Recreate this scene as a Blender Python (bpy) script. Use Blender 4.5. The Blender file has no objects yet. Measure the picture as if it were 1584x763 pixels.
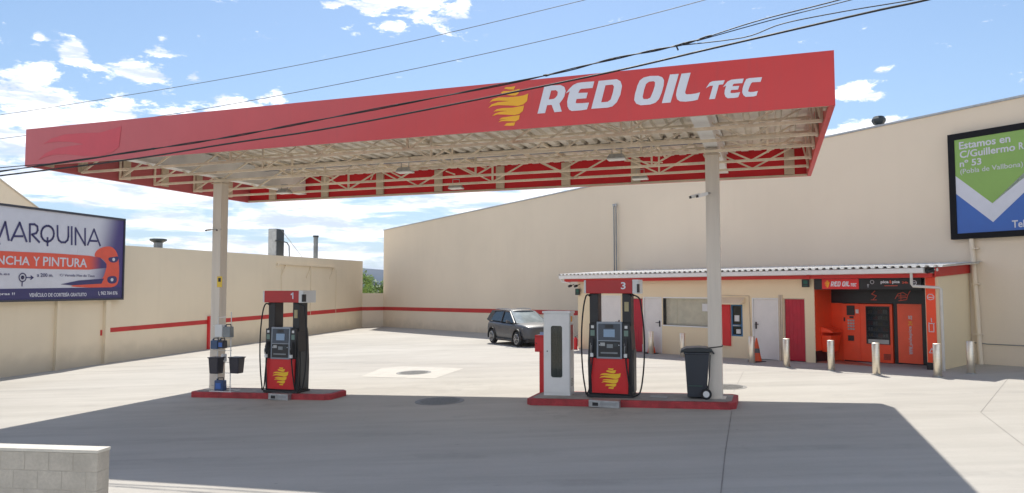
import bpy, bmesh, math, random, json
from mathutils import Vector, Matrix
random.seed(7)
S = bpy.context.scene
C = S.collection
R = math.radians

# ------------------------------------------------------------------ camera
cd = bpy.data.cameras.new('camera'); cam = bpy.data.objects.new('camera', cd); C.objects.link(cam)
cd.sensor_width = 36; cd.lens = 36 * 1155.17 / 1584; cd.clip_start = .05; cd.clip_end = 9000
right = Vector((1, .0001, -.0016)).normalized(); fwd = Vector((0, .99839, .05677)).normalized(); up = right.cross(fwd)
M_ = Matrix((right, up, -fwd)).transposed().to_4x4(); M_.translation = (0, 0, 2.5); cam.matrix_world = M_
S.camera = cam
S.render.resolution_x = 1024; S.render.resolution_y = 493

# ------------------------------------------------------------------ sun, sky, exposure
SUN_EL = 56.3; SUN_AZ = 1.2          # degrees; azimuth right of +Y
EXPO = .70; SKY = .088; CLOUD = .98
w = bpy.data.worlds.new('World'); S.world = w; w.use_nodes = True
nt = w.node_tree; nt.nodes.clear()
def N(tree, t, **k):
    n = tree.nodes.new(t)
    for a, b in k.items(): setattr(n, a, b)
    return n
class G:                              # tiny node-math helper
    def __init__(s, t): s.t = t
    def m(s, op, a, b=None, c=None, clamp=False):
        n = N(s.t, 'ShaderNodeMath', operation=op, use_clamp=clamp)
        for i, v in enumerate((a, b, c)):
            if v is None: continue
            if isinstance(v, (int, float)): n.inputs[i].default_value = v
            else: s.t.links.new(v, n.inputs[i])
        return n.outputs[0]
    def ramp(s, v, lo, hi, smooth=True):
        n = N(s.t, 'ShaderNodeMapRange', interpolation_type='SMOOTHSTEP' if smooth else 'LINEAR')
        s.t.links.new(v, n.inputs[0]); n.inputs[1].default_value = lo; n.inputs[2].default_value = hi
        return n.outputs[0]
    def mix(s, f, a, b):
        n = N(s.t, 'ShaderNodeMix', data_type='RGBA')
        for i, v in ((0, f), (6, a), (7, b)):
            if isinstance(v, (int, float)): n.inputs[i].default_value = v
            elif isinstance(v, tuple): n.inputs[i].default_value = (*v, 1) if len(v) == 3 else v
            else: s.t.links.new(v, n.inputs[i])
        return n.outputs[2]
    def noise(s, vec, scale, detail=4, rough=.5, dist=0):
        n = N(s.t, 'ShaderNodeTexNoise'); s.t.links.new(vec, n.inputs['Vector'])
        n.inputs['Scale'].default_value = scale; n.inputs['Detail'].default_value = detail
        n.inputs['Roughness'].default_value = rough; n.inputs['Distortion'].default_value = dist
        return n.outputs[0]
g = G(nt)
sky = N(nt, 'ShaderNodeTexSky', sky_type='NISHITA'); sky.sun_disc = False
sky.sun_elevation = R(SUN_EL); sky.sun_rotation = R(SUN_AZ); sky.altitude = 200; sky.air_density = 1; sky.dust_density = .6; sky.ozone_density = 1.4
tc = N(nt, 'ShaderNodeTexCoord'); sp = N(nt, 'ShaderNodeSeparateXYZ'); nt.links.new(tc.outputs['Generated'], sp.inputs[0])
X, Y, Z = sp.outputs
az = g.m('ARCTAN2', X, Y); el = g.m('ARCSINE', Z)
cb = N(nt, 'ShaderNodeCombineXYZ'); nt.links.new(az, cb.inputs[0]); nt.links.new(g.m('MULTIPLY', el, 2.4), cb.inputs[1])
cv_ = cb.outputs[0]
n1 = g.noise(cv_, 17, 13, .68, .2)
cb2 = N(nt, 'ShaderNodeCombineXYZ'); nt.links.new(az, cb2.inputs[0]); nt.links.new(g.m('MULTIPLY', el, 5.5), cb2.inputs[1]); cb2.inputs[2].default_value = 3.3
n2 = g.noise(cb2.outputs[0], 7, 8, .6, .3)
# (azimuth, elevation, half width, half height, strength) in radians: banks of cloud
BL = [(-0.583, 0.204, 0.07, 0.044, 1.0), (-0.512, 0.198, 0.076, 0.028, 0.95), (-0.443, 0.216, 0.074, 0.023, 0.8), (-0.571, 0.238, 0.038, 0.021, 0.9), (-0.384, 0.226, 0.07, 0.014, 0.75), (-0.307, 0.24, 0.032, 0.008, 0.75), (-0.605, 0.166, 0.074, 0.028, 0.9), (-0.535, 0.268, 0.022, 0.016, 0.95), (-0.571, 0.282, 0.009, 0.005, 0.75), (-0.472, 0.258, 0.035, 0.015, 0.9), (-0.441, 0.283, 0.025, 0.009, 0.85), (-0.409, 0.26, 0.01, 0.008, 0.8), (-0.443, 0.298, 0.009, 0.005, 0.6), (-0.554, 0.288, 0.013, 0.004, 0.5), (-0.607, 0.291, 0.006, 0.006, 0.7), (-0.514, 0.257, 0.012, 0.006, 0.6), (-0.167, 0.362, 0.052, 0.02, 0.95), (-0.12, 0.364, 0.061, 0.023, 1.0), (-0.157, 0.341, 0.024, 0.013, 0.9), (-0.065, 0.364, 0.019, 0.013, 0.85), (-0.239, 0.36, 0.017, 0.007, 0.8), (-0.219, 0.366, 0.025, 0.005, 0.7), (0.469, 0.26, 0.013, 0.005, 0.8), (0.438, 0.244, 0.024, 0.006, 0.8), (0.448, 0.23, 0.024, 0.007, 0.9), (0.423, 0.24, 0.014, 0.009, 0.8), (0.451, 0.194, 0.035, 0.011, 0.95), (0.426, 0.19, 0.029, 0.009, 0.9), (0.603, 0.231, 0.018, 0.017, 0.45),
      (.3, .9, .35, .10, 1), (-1.0, 1.0, .4, .15, 1), (2.2, .5, .7, .2, 1), (-2.3, .45, .9, .2, 1), (3.0, .7, .8, .3, 1), (-3.0, .35, .7, .2, 1), (1.3, .4, .4, .14, .9), (-1.3, .3, .4, .1, .9)]  # unseen clouds overhead, beside and behind, added for neutral fill light
acc = None
for a, e_, ra, re, am in BL:
    dx = g.m('DIVIDE', g.m('SUBTRACT', az, a), ra); dy = g.m('DIVIDE', g.m('SUBTRACT', el, e_), re)
    q = g.m('ADD', g.m('MULTIPLY', dx, dx), g.m('MULTIPLY', dy, dy))
    v = g.m('MULTIPLY', g.m('POWER', 2.718, g.m('MULTIPLY', q, -.7)), am)
    acc = v if acc is None else g.m('MAXIMUM', acc, v)
den = g.ramp(g.m('ADD', acc, g.m('MULTIPLY', g.m('SUBTRACT', n1, .5), 3.4)), .46, .86)
low = g.m('MULTIPLY', g.ramp(el, .20, .14), g.ramp(el, -.01, .02))
low = g.m('MULTIPLY', low, g.ramp(az, .35, -.05))
den2 = g.m('MULTIPLY', g.ramp(g.m('ADD', n2, g.m('MULTIPLY', low, .05)), .44, .58), g.ramp(low, 0, .5))
den = g.m('MAXIMUM', den, g.m('MULTIPLY', den2, .9))
shade = g.ramp(g.noise(cb2.outputs[0], 11, 7, .62, .2), .36, .58)
ccol = g.mix(shade, (.50, .56, .70), (1.0, 1.0, 1.02))
cm = N(nt, 'ShaderNodeMix', data_type='RGBA', blend_type='MULTIPLY'); cm.inputs[0].default_value = 1
skyc = N(nt, 'ShaderNodeMix', data_type='RGBA', blend_type='MULTIPLY'); skyc.inputs[0].default_value = 1
nt.links.new(sky.outputs[0], skyc.inputs[6]); skyc.inputs[7].default_value = (.93, .99, 1.02, 1)
bg1 = N(nt, 'ShaderNodeBackground'); bg1.inputs[1].default_value = SKY; nt.links.new(skyc.outputs[2], bg1.inputs[0])
bg2 = N(nt, 'ShaderNodeBackground'); bg2.inputs[1].default_value = CLOUD; nt.links.new(ccol, bg2.inputs[0])
# thin bright summer haze low in the sky
hz = g.m('MULTIPLY', g.ramp(el, .42, -.02), .55)
fac = g.m('MAXIMUM', den, hz)
ms = N(nt, 'ShaderNodeMixShader'); nt.links.new(den, ms.inputs[0]); nt.links.new(bg1.outputs[0], ms.inputs[1]); nt.links.new(bg2.outputs[0], ms.inputs[2])
bg3 = N(nt, 'ShaderNodeBackground'); bg3.inputs[0].default_value = (.45, .66, .98, 1); bg3.inputs[1].default_value = .56
ms0 = N(nt, 'ShaderNodeMixShader'); nt.links.new(hz, ms0.inputs[0]); nt.links.new(bg1.outputs[0], ms0.inputs[1]); nt.links.new(bg3.outputs[0], ms0.inputs[2])
nt.links.new(ms0.outputs[0], ms.inputs[1])
out = N(nt, 'ShaderNodeOutputWorld'); nt.links.new(ms.outputs[0], out.inputs[0])
sl = bpy.data.lights.new('sun', 'SUN'); sl.energy = 3.45; sl.angle = R(.55); sl.color = (1, .955, .88)
so = bpy.data.objects.new('sun', sl); C.objects.link(so)
sd = Vector((math.sin(R(SUN_AZ)) * math.cos(R(SUN_EL)), math.cos(R(SUN_AZ)) * math.cos(R(SUN_EL)), math.sin(R(SUN_EL))))
so.rotation_euler = sd.to_track_quat('Z', 'Y').to_euler(); so.location = (0, 40, 60)
vs = S.view_settings; vs.view_transform = 'Standard'; vs.look = 'None'; vs.exposure = EXPO; vs.gamma = 1; vs.use_curve_mapping = False

# ------------------------------------------------------------------ materials
def mat(name, col, rough=.6, metal=0, var=.08, scale=3, bump=0, bscale=40, spec=.5, streak=None, speck=0, coat=0):
    m = bpy.data.materials.new(name); m.use_nodes = True; t = m.node_tree; b = t.nodes['Principled BSDF']; h = G(t)
    c = N(t, 'ShaderNodeTexCoord').outputs['Object']
    if streak:
        mp = N(t, 'ShaderNodeMapping'); t.links.new(c, mp.inputs[0]); mp.inputs['Scale'].default_value = streak; c2 = mp.outputs[0]
    else: c2 = c
    v = h.noise(c2, scale, 6, .6)
    v = h.ramp(v, .3, .7)
    lo = tuple(x * (1 - var) for x in col); hi = tuple(min(1, x * (1 + var)) for x in col)
    colr = h.mix(v, lo, hi)
    if speck:
        s = h.ramp(h.noise(c, scale * 14, 3, .7), .35, .65)
        colr = h.mix(h.m('MULTIPLY', s, speck), colr, tuple(x * .6 for x in col))
    t.links.new(colr, b.inputs['Base Color'])
    b.inputs['Roughness'].default_value = rough; b.inputs['Metallic'].default_value = metal; b.inputs['Specular IOR Level'].default_value = spec
    b.inputs['Coat Weight'].default_value = coat; b.inputs['Coat Roughness'].default_value = .05
    t.links.new(h.m('ADD', h.m('MULTIPLY', v, .1), rough - .05, clamp=True), b.inputs['Roughness'])
    if bump:
        bp = N(t, 'ShaderNodeBump'); bp.inputs['Strength'].default_value = bump; bp.inputs['Distance'].default_value = .01
        t.links.new(h.noise(c, bscale, 4, .6), bp.inputs['Height']); t.links.new(bp.outputs[0], b.inputs['Normal'])
    return m
def glass(name, col, rough=.04, alpha=.75):
    m = bpy.data.materials.new(name); m.use_nodes = True; b = m.node_tree.nodes['Principled BSDF']; t = m.node_tree; h = G(t)
    c = N(t, 'ShaderNodeTexCoord').outputs['Object']
    t.links.new(h.mix(h.noise(c, 1.5, 3), tuple(x * .8 for x in col), col), b.inputs['Base Color'])
    b.inputs['Roughness'].default_value = rough; b.inputs['Alpha'].default_value = alpha; b.inputs['IOR'].default_value = 1.6
    return m
CREAM = (.62, .51, .37)
MT = {}
def wall_material(name, col, joint=6.0, stain=.10):
    m = bpy.data.materials.new(name); m.use_nodes = True; t = m.node_tree; b = t.nodes['Principled BSDF']; h = G(t)
    c = N(t, 'ShaderNodeTexCoord').outputs['Object']
    big = h.ramp(h.noise(c, .22, 5, .6), .3, .7)
    mp = N(t, 'ShaderNodeMapping'); t.links.new(c, mp.inputs[0]); mp.inputs['Scale'].default_value = (2.2, 2.2, .12)
    st = h.ramp(h.noise(mp.outputs[0], 1.3, 6, .65), .45, .75)
    cl = h.mix(big, tuple(x * (1 - stain * .6) for x in col), tuple(x * 1.04 for x in col))
    cl = h.mix(h.m('MULTIPLY', st, stain * .8), cl, (col[0] * .6, col[1] * .56, col[2] * .5))
    fine = h.ramp(h.noise(c, 25, 3, .7), .35, .65)
    cl = h.mix(h.m('MULTIPLY', fine, .05), cl, tuple(x * .6 for x in col))
    s = N(t, 'ShaderNodeSeparateXYZ'); t.links.new(c, s.inputs[0])
    # splash dirt along the foot of the wall
    foot = h.m('MULTIPLY', h.ramp(h.m('ADD', s.outputs[2], h.m('MULTIPLY', h.noise(c, 1.7, 5), .9)), .95, .2), .28)
    cl = h.mix(foot, cl, (.33, .28, .21))
    t.links.new(cl, b.inputs['Base Color']); b.inputs['Roughness'].default_value = .9; b.inputs['Specular IOR Level'].default_value = .25
    bp = N(t, 'ShaderNodeBump'); bp.inputs['Strength'].default_value = .25; bp.inputs['Distance'].default_value = .01
    t.links.new(h.noise(c, 35, 4, .6), bp.inputs['Height']); t.links.new(bp.outputs[0], b.inputs['Normal'])
    return m
MT['wall'] = wall_material('rendered_wall', (.785, .67, .515), stain=.05)
MT['wall_left'] = wall_material('rendered_wall_warm', (.79, .675, .495), stain=.07)
MT['shop_wall'] = wall_material('shop_render', (.81, .68, .46), stain=.05)
MT['white'] = mat('white_paint', (.78, .77, .74), .5, var=.04)
MT['door_white'] = mat('white_door', (.74, .71, .67), .45, var=.04, scale=2)
MT['beige_steel'] = mat('beige_steel', (.60, .50, .375), .5, var=.12, scale=2.5, speck=.25)
MT['column'] = mat('column_paint', (.68, .61, .52), .5, var=.06, scale=1.2, streak=(6, 6, .5))
MT['red_stripe'] = mat('red_stripe', (.52, .035, .03), .7, var=.10, scale=1.5)
MT['red_door'] = mat('red_door', (.46, .012, .032), .45, var=.08)
MT['red_panel'] = mat('red_panel', (.64, .02, .024), .35, var=.05)
MT['red_band'] = mat('red_band', (.55, .03, .025), .5, var=.06)
MT['orange'] = mat('orange_vinyl', (.92, .085, .025), .4, var=.05)
MT['orange_panel'] = mat('orange_panel', (.92, .12, .05), .4, var=.04)
MT['black'] = mat('black_panel', (.018, .018, .02), .4, var=.2)
MT['black_plastic'] = mat('black_plastic', (.02, .02, .022), .45, var=.25)
MT['rubber'] = mat('rubber', (.015, .015, .016), .7, var=.2)
MT['grey_metal'] = mat('grey_metal', (.33, .34, .35), .35, .6, var=.1)
MT['galv'] = mat('galvanised', (.42, .43, .43), .45, .7, var=.15, scale=8)
MT['steel'] = mat('stainless', (.84, .76, .62), .42, 1, var=.06, scale=6, streak=(1, 1, 8))
MT['yellow'] = mat('yellow_vinyl', (.90, .45, .025), .5, var=.03)
MT['amber'] = mat('amber_vinyl', (.85, .40, .03), .5, var=.03)
MT['letter'] = mat('white_vinyl', (.72, .74, .80), .45, var=.03)
MT['screen'] = mat('screen_glass', (.10, .14, .20), .12, var=.1)
MT['screen2'] = mat('screen_lcd', (.25, .36, .50), .2, var=.05)
MT['darkglass'] = glass('tinted_glass', (.02, .025, .025), .03, .93)
MT['window_glass'] = glass('window_glass', (.34, .34, .27), .08, .15)
MT['clear'] = glass('cabinet_glass', (.06, .07, .06), .05, .7)
MT['curb_red'] = mat('curb_red', (.42, .045, .05), .7, var=.30, scale=4, speck=.5, bump=.2)
MT['island'] = mat('island_concrete', (.32, .29, .26), .85, var=.18, scale=4, speck=.3, bump=.3)
MT['bin'] = mat('bin_plastic', (.035, .04, .05), .5, var=.1)
MT['bucket'] = mat('bucket_plastic', (.035, .033, .045), .5, var=.1)
MT['blue'] = mat('blue_plastic', (.035, .08, .17), .4, var=.08)
MT['wire'] = mat('cable_black', (.01, .01, .012), .6, var=.1)
MT['wire_grey'] = mat('cable_grey', (.10, .11, .13), .6, var=.1)
MT['cone'] = mat('cone_orange', (.72, .09, .02), .5, var=.1, speck=.2)
MT['navy'] = mat('navy_print', (.045, .04, .13), .5, var=.04)
MT['print_white'] = mat('print_white', (.62, .62, .66), .5, var=.03)
MT['print_orange'] = mat('print_orange', (.72, .10, .055), .5, var=.05)
MT['print_green'] = mat('print_green', (.25, .42, .10), .5, var=.03)
MT['print_blue'] = mat('print_blue', (.05, .14, .44), .5, var=.03)
MT['carpaint'] = mat('grey_car_paint', (.085, .088, .095), .45, .15, var=.02, coat=.25)
MT['tyre'] = mat('tyre', (.02, .02, .02), .8, var=.15)
MT['rim'] = mat('alloy', (.55, .55, .56), .3, .8, var=.05)
MT['green_sign'] = mat('green_sign', (.015, .10, .07), .4, var=.05)
MT['roof_sheet'] = mat('white_roof_sheet', (.70, .69, .66), .65, var=.05)
MT['manhole'] = mat('cast_iron', (.21, .205, .19), .6, .3, var=.25, scale=20, bump=.6, bscale=60)
MT['patch'] = mat('pale_cement', (.52, .49, .43), .85, var=.08, scale=3, speck=.12)
MT['joint'] = mat('joint_tar', (.24, .22, .20), .9, var=.2)
MT['ductgrey'] = mat('grey_duct', (.22, .24, .25), .5, .3, var=.15)
MT['darkduct'] = mat('dark_duct', (.05, .06, .065), .5, .3, var=.15)
MT['bark'] = mat('bark', (.12, .09, .06), .9, var=.3, scale=8)
MT['pale_light'] = mat('lamp_diffuser', (.8, .8, .76), .3, var=.03)
MT['card'] = mat('paper_white', (.7, .7, .68), .7, var=.03)
MT['interior'] = mat('shop_interior', (.80, .75, .58), .8, var=.1)

# canopy sheeting: coated red panels with seams and a slightly chalky, dusty skin
def fascia_material():
    m = bpy.data.materials.new('red_fascia'); m.use_nodes = True; t = m.node_tree; b = t.nodes['Principled BSDF']; h = G(t)
    c = N(t, 'ShaderNodeTexCoord').outputs['Object']
    s = N(t, 'ShaderNodeSeparateXYZ'); t.links.new(c, s.inputs[0])
    end_mix = h.ramp(h.m('ADD', s.outputs[0], h.m('MULTIPLY', h.noise(c, .5, 4), 5)), -16, 2)
    cl = h.mix(end_mix, (.52, .12, .13), (.66, .045, .042))       # duller and pinker towards the left end
    big = h.ramp(h.noise(c, .9, 6, .6), .3, .7)
    cl = h.mix(h.m('MULTIPLY', big, .18), cl, (.42, .05, .06))
    mp = N(t, 'ShaderNodeMapping'); t.links.new(c, mp.inputs[0]); mp.inputs['Scale'].default_value = (5, 5, .3)
    cl = h.mix(h.m('MULTIPLY', h.ramp(h.noise(mp.outputs[0], 2, 5), .5, .8), .15), cl, (.35, .08, .08))
    t.links.new(cl, b.inputs['Base Color']); b.inputs['Roughness'].default_value = .42
    fr = h.m('FRACT', h.m('DIVIDE', s.outputs[0], 2.35))
    seam = h.m('LESS_THAN', fr, .006)
    bp = N(t, 'ShaderNodeBump'); bp.inputs['Strength'].default_value = .35; bp.inputs['Distance'].default_value = .02
    t.links.new(h.m('ADD', h.noise(c, 1.2, 2), h.m('MULTIPLY', seam, -.8)), bp.inputs['Height']); t.links.new(bp.outputs[0], b.inputs['Normal'])
    return m
MT['fascia'] = fascia_material()
MT['fascia_in'] = mat('fascia_inner', (.62, .012, .02), .6, var=.06)

def concrete_ground():
    m = bpy.data.materials.new('concrete_yard'); m.use_nodes = True; t = m.node_tree; b = t.nodes['Principled BSDF']; h = G(t)
    c = N(t, 'ShaderNodeTexCoord').outputs['Object']
    big = h.ramp(h.noise(c, .12, 6, .62), .32, .68)
    mp = N(t, 'ShaderNodeMapping'); t.links.new(c, mp.inputs[0]); mp.inputs['Scale'].default_value = (.16, 1.5, 1); mp.inputs['Rotation'].default_value = (0, 0, R(6))
    st = h.ramp(h.noise(mp.outputs[0], .9, 7, .62, .6), .36, .70)
    mp2 = N(t, 'ShaderNodeMapping'); t.links.new(c, mp2.inputs[0]); mp2.inputs['Scale'].default_value = (.5, 5, 1); mp2.inputs['Rotation'].default_value = (0, 0, R(-8))
    st2 = h.ramp(h.noise(mp2.outputs[0], 1.1, 7, .65, .5), .42, .72)
    cl = h.mix(big, (.415, .39, .342), (.49, .465, .415))
    cl = h.mix(h.m('MULTIPLY', st, .34), cl, (.29, .266, .232))
    cl = h.mix(h.m('MULTIPLY', st2, .20), cl, (.54, .50, .445))
    fine = h.ramp(h.noise(c, 26, 4, .75), .3, .7)
    cl = h.mix(h.m('MULTIPLY', fine, .13), cl, (.27, .25, .23))
    sp_ = h.ramp(h.noise(c, 1.6, 5, .7, .4), .62, .74)
    cl = h.mix(h.m('MULTIPLY', sp_, .22), cl, (.24, .22, .20))
    # tyre marks: long curved dark smears following the lanes
    wv = N(t, 'ShaderNodeTexWave', wave_type='RINGS', rings_direction='Z'); mp3 = N(t, 'ShaderNodeMapping'); t.links.new(c, mp3.inputs[0]); mp3.inputs['Location'].default_value = (2, 22, 0); mp3.inputs['Scale'].default_value = (.16, .34, 1)
    t.links.new(mp3.outputs[0], wv.inputs['Vector']); wv.inputs['Scale'].default_value = .55; wv.inputs['Distortion'].default_value = 2.2; wv.inputs['Detail'].default_value = 3; wv.inputs['Detail Scale'].default_value = .6
    tm = h.m('MULTIPLY', h.ramp(wv.outputs['Fac'], .80, 1.0), h.ramp(h.noise(c, .3, 5, .7), .48, .62))
    cl = h.mix(h.m('MULTIPLY', tm, .22), cl, (.20, .185, .17))
    # fuel and oil darkening beside the two islands
    s_ = N(t, 'ShaderNodeSeparateXYZ'); t.links.new(c, s_.inputs[0]); spots = None
    for ox, oy, ra in ((1.6, 15.0, 2.6), (-6.2, 17.2, 2.6), (-1.5, 19.5, 3.0)):
        dd = h.m('SQRT', h.m('ADD', h.m('POWER', h.m('ABSOLUTE', h.m('SUBTRACT', s_.outputs[0], ox)), 2), h.m('POWER', h.m('ABSOLUTE', h.m('MULTIPLY', h.m('SUBTRACT', s_.outputs[1], oy), 1.8)), 2)))
        v_ = h.ramp(dd, ra, .2); spots = v_ if spots is None else h.m('MAXIMUM', spots, v_)
    oil = h.m('MULTIPLY', spots, h.ramp(h.noise(c, 1.3, 7, .75), .45, .66))
    cl = h.mix(h.m('MULTIPLY', oil, .30), cl, (.16, .15, .14))
    vz = N(t, 'ShaderNodeTexVoronoi'); t.links.new(c, vz.inputs['Vector']); vz.inputs['Scale'].default_value = 1.4
    cl = h.mix(h.m('MULTIPLY', h.ramp(vz.outputs['Distance'], .045, .02), .45), cl, (.18, .165, .15))
    t.links.new(cl, b.inputs['Base Color']); b.inputs['Roughness'].default_value = .82; b.inputs['Specular IOR Level'].default_value = .3
    bp = N(t, 'ShaderNodeBump'); bp.inputs['Strength'].default_value = .25; bp.inputs['Distance'].default_value = .01
    t.links.new(h.noise(c, 60, 4, .7), bp.inputs['Height']); t.links.new(bp.outputs[0], b.inputs['Normal'])
    return m
MT['ground'] = concrete_ground()

# ------------------------------------------------------------------ mesh helpers
class MB:
    def __init__(s): s.v = []; s.f = []
    def add(s, vs, fs):
        k = len(s.v); s.v += [tuple(p) for p in vs]; s.f += [tuple(i + k for i in f) for f in fs]; return s
    def box(s, x0, y0, z0, x1, y1, z1):
        x0, x1 = sorted((x0, x1)); y0, y1 = sorted((y0, y1)); z0, z1 = sorted((z0, z1))
        return s.add([(x0,y0,z0),(x1,y0,z0),(x1,y1,z0),(x0,y1,z0),(x0,y0,z1),(x1,y0,z1),(x1,y1,z1),(x0,y1,z1)],
                     [(0,3,2,1),(4,5,6,7),(0,1,5,4),(1,2,6,5),(2,3,7,6),(3,0,4,7)])
    def hexa(s, b, t):       # bottom and top quads (ccw seen from above)
        return s.add(list(b) + list(t), [(0,3,2,1),(4,5,6,7),(0,1,5,4),(1,2,6,5),(2,3,7,6),(3,0,4,7)])
    def bar(s, p, q, wd, ht):
        p = Vector(p); q = Vector(q); d = (q - p).normalized()
        u = d.cross(Vector((0, 0, 1)))
        if u.length < 1e-3: u = Vector((1, 0, 0))
        u.normalize(); v = u.cross(d)
        u *= wd / 2; v *= ht / 2
        return s.add([p-u-v, p+u-v, p+u+v, p-u+v, q-u-v, q+u-v, q+u+v, q-u+v], [(0,3,2,1),(4,5,6,7),(0,1,5,4),(1,2,6,5),(2,3,7,6),(3,0,4,7)][:] )
    def tube(s, pts, r, n=8, cap=True):
        pts = [Vector(p) for p in pts]; rs = r if isinstance(r, (list, tuple)) else [r] * len(pts)
        k = len(s.v); a = None
        for i, p in enumerate(pts):
            d = (pts[min(i+1, len(pts)-1)] - pts[max(i-1, 0)]).normalized()
            if a is None:
                a = d.orthogonal().normalized()
            a = (a - d * a.dot(d)).normalized(); b = d.cross(a)
            for j in range(n):
                t = 2 * math.pi * j / n; s.v.append(tuple(p + (a * math.cos(t) + b * math.sin(t)) * rs[i]))
        for i in range(len(pts) - 1):
            for j in range(n):
                j2 = (j + 1) % n; s.f.append((k+i*n+j, k+i*n+j2, k+(i+1)*n+j2, k+(i+1)*n+j))
        if cap: s.f.append(tuple(k + j for j in reversed(range(n)))); s.f.append(tuple(k + (len(pts)-1)*n + j for j in range(n)))
        return s
    def prism(s, poly, y0, y1):     # poly in (x,z), extruded along y
        n = len(poly); k = len(s.v)
        s.v += [(x, y0, z) for x, z in poly] + [(x, y1, z) for x, z in poly]
        s.f.append(tuple(k + i for i in range(n))); s.f.append(tuple(k + n + i for i in reversed(range(n))))
        for i in range(n):
            j = (i + 1) % n; s.f.append((k+i, k+n+i, k+n+j, k+j))
        return s
    def build(s, name, m, parent=None, bevel=0, smooth=False, fix=True):
        me = bpy.data.meshes.new(name); me.from_pydata(s.v, [], s.f); me.validate()
        if fix:
            b = bmesh.new(); b.from_mesh(me); bmesh.ops.recalc_face_normals(b, faces=b.faces); b.to_mesh(me); b.free()
        if m: me.materials.append(m)
        if smooth: me.shade_smooth()
        o = bpy.data.objects.new(name, me); C.objects.link(o)
        if parent: o.parent = parent
        if bevel:
            bv = o.modifiers.new('bevel', 'BEVEL'); bv.width = bevel; bv.segments = 2; bv.limit_method = 'ANGLE'
        return o
def fill_mesh(loops, thick, fn, name, m, parent=None):
    """filled outline(s) in (u,z), extruded by thick; fn maps (u, z, depth) to local xyz"""
    cu = bpy.data.curves.new(name, 'CURVE'); cu.dimensions = '2D'; cu.fill_mode = 'BOTH'; cu.extrude = thick / 2
    for lp in loops:
        sp = cu.splines.new('POLY'); sp.points.add(len(lp) - 1); sp.use_cyclic_u = True
        for i, p in enumerate(lp): sp.points[i].co = (p[0], p[1], 0, 1)
    o = bpy.data.objects.new(name, cu); me = bpy.data.meshes.new_from_object(o); bpy.data.objects.remove(o)
    me.name = name
    for v in me.vertices: v.co = fn(v.co.x, v.co.y, v.co.z)
    me.materials.clear(); me.materials.append(m)
    o = bpy.data.objects.new(name, me); C.objects.link(o); o.parent = parent
    return o
def text_loops_mesh(txt, box, thick, fn, name, m, parent=None, bold=0, shear=0):
    cu = bpy.data.curves.new(name, 'FONT'); cu.body = txt; cu.size = 1; cu.extrude = .01; cu.offset = bold; cu.shear = shear; cu.resolution_u = 3
    o = bpy.data.objects.new(name, cu); me = bpy.data.meshes.new_from_object(o); bpy.data.objects.remove(o)
    xs = [v.co.x for v in me.vertices]; ys = [v.co.y for v in me.vertices]
    x0, x1, y0, y1 = min(xs), max(xs), min(ys), max(ys); (u0, z0, u1, z1) = box
    for v in me.vertices:
        a = u0 + (v.co.x - x0) / (x1 - x0) * (u1 - u0); b = z0 + (v.co.y - y0) / (y1 - y0) * (z1 - z0)
        v.co = fn(a, b, v.co.z / .01 * thick / 2)
    me.name = name; me.materials.clear(); me.materials.append(m)
    o = bpy.data.objects.new(name, me); C.objects.link(o); o.parent = parent
    return o
def strokes(lines, wd, thick, fn, name, m, parent=None):
    mb = MB()
    for ln in lines:
        for a, b in zip(ln, ln[1:]):
            dx, dz = b[0]-a[0], b[1]-a[1]; L = math.hypot(dx, dz) or 1; ux, uz = dx/L, dz/L; px, pz = -uz*wd/2, ux*wd/2
            e = wd * .35
            q = [(a[0]-ux*e-px, a[1]-uz*e-pz), (b[0]+ux*e-px, b[1]+uz*e-pz), (b[0]+ux*e+px, b[1]+uz*e+pz), (a[0]-ux*e+px, a[1]-uz*e+pz)]
            mb.add([fn(u, z, -thick/2) for u, z in q] + [fn(u, z, thick/2) for u, z in q], [(0,3,2,1),(4,5,6,7),(0,1,5,4),(1,2,6,5),(2,3,7,6),(3,0,4,7)])
    return mb.build(name, m, parent)
def tag(o, label, cat=None, group=None, kind=None):
    o['label'] = label
    if cat: o['category'] = cat
    if group: o['group'] = group
    if kind: o['kind'] = kind
    return o
def thing(name, label, cat, loc=(0,0,0), rotz=0, group=None):
    o = bpy.data.objects.new(name, None); C.objects.link(o); o.location = loc; o.rotation_euler = (0,0,rotz); o.empty_display_size = .3
    return tag(o, label, cat, group)
def dup(root, loc, rotz, label, group=None):
    kids = {}
    for o in list(C.objects): kids.setdefault(o.parent, []).append(o)
    def cp(o, par):
        c = o.copy(); C.objects.link(c); c.parent = par
        for ch in kids.get(o, []): cp(ch, c)
        return c
    r = cp(root, None); r.location = loc; r.rotation_euler = (0,0,rotz); r['label'] = label
    if group: r['group'] = group
    return r
def gz(x, y=0): return .029 * max(-60, min(60, x))
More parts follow.
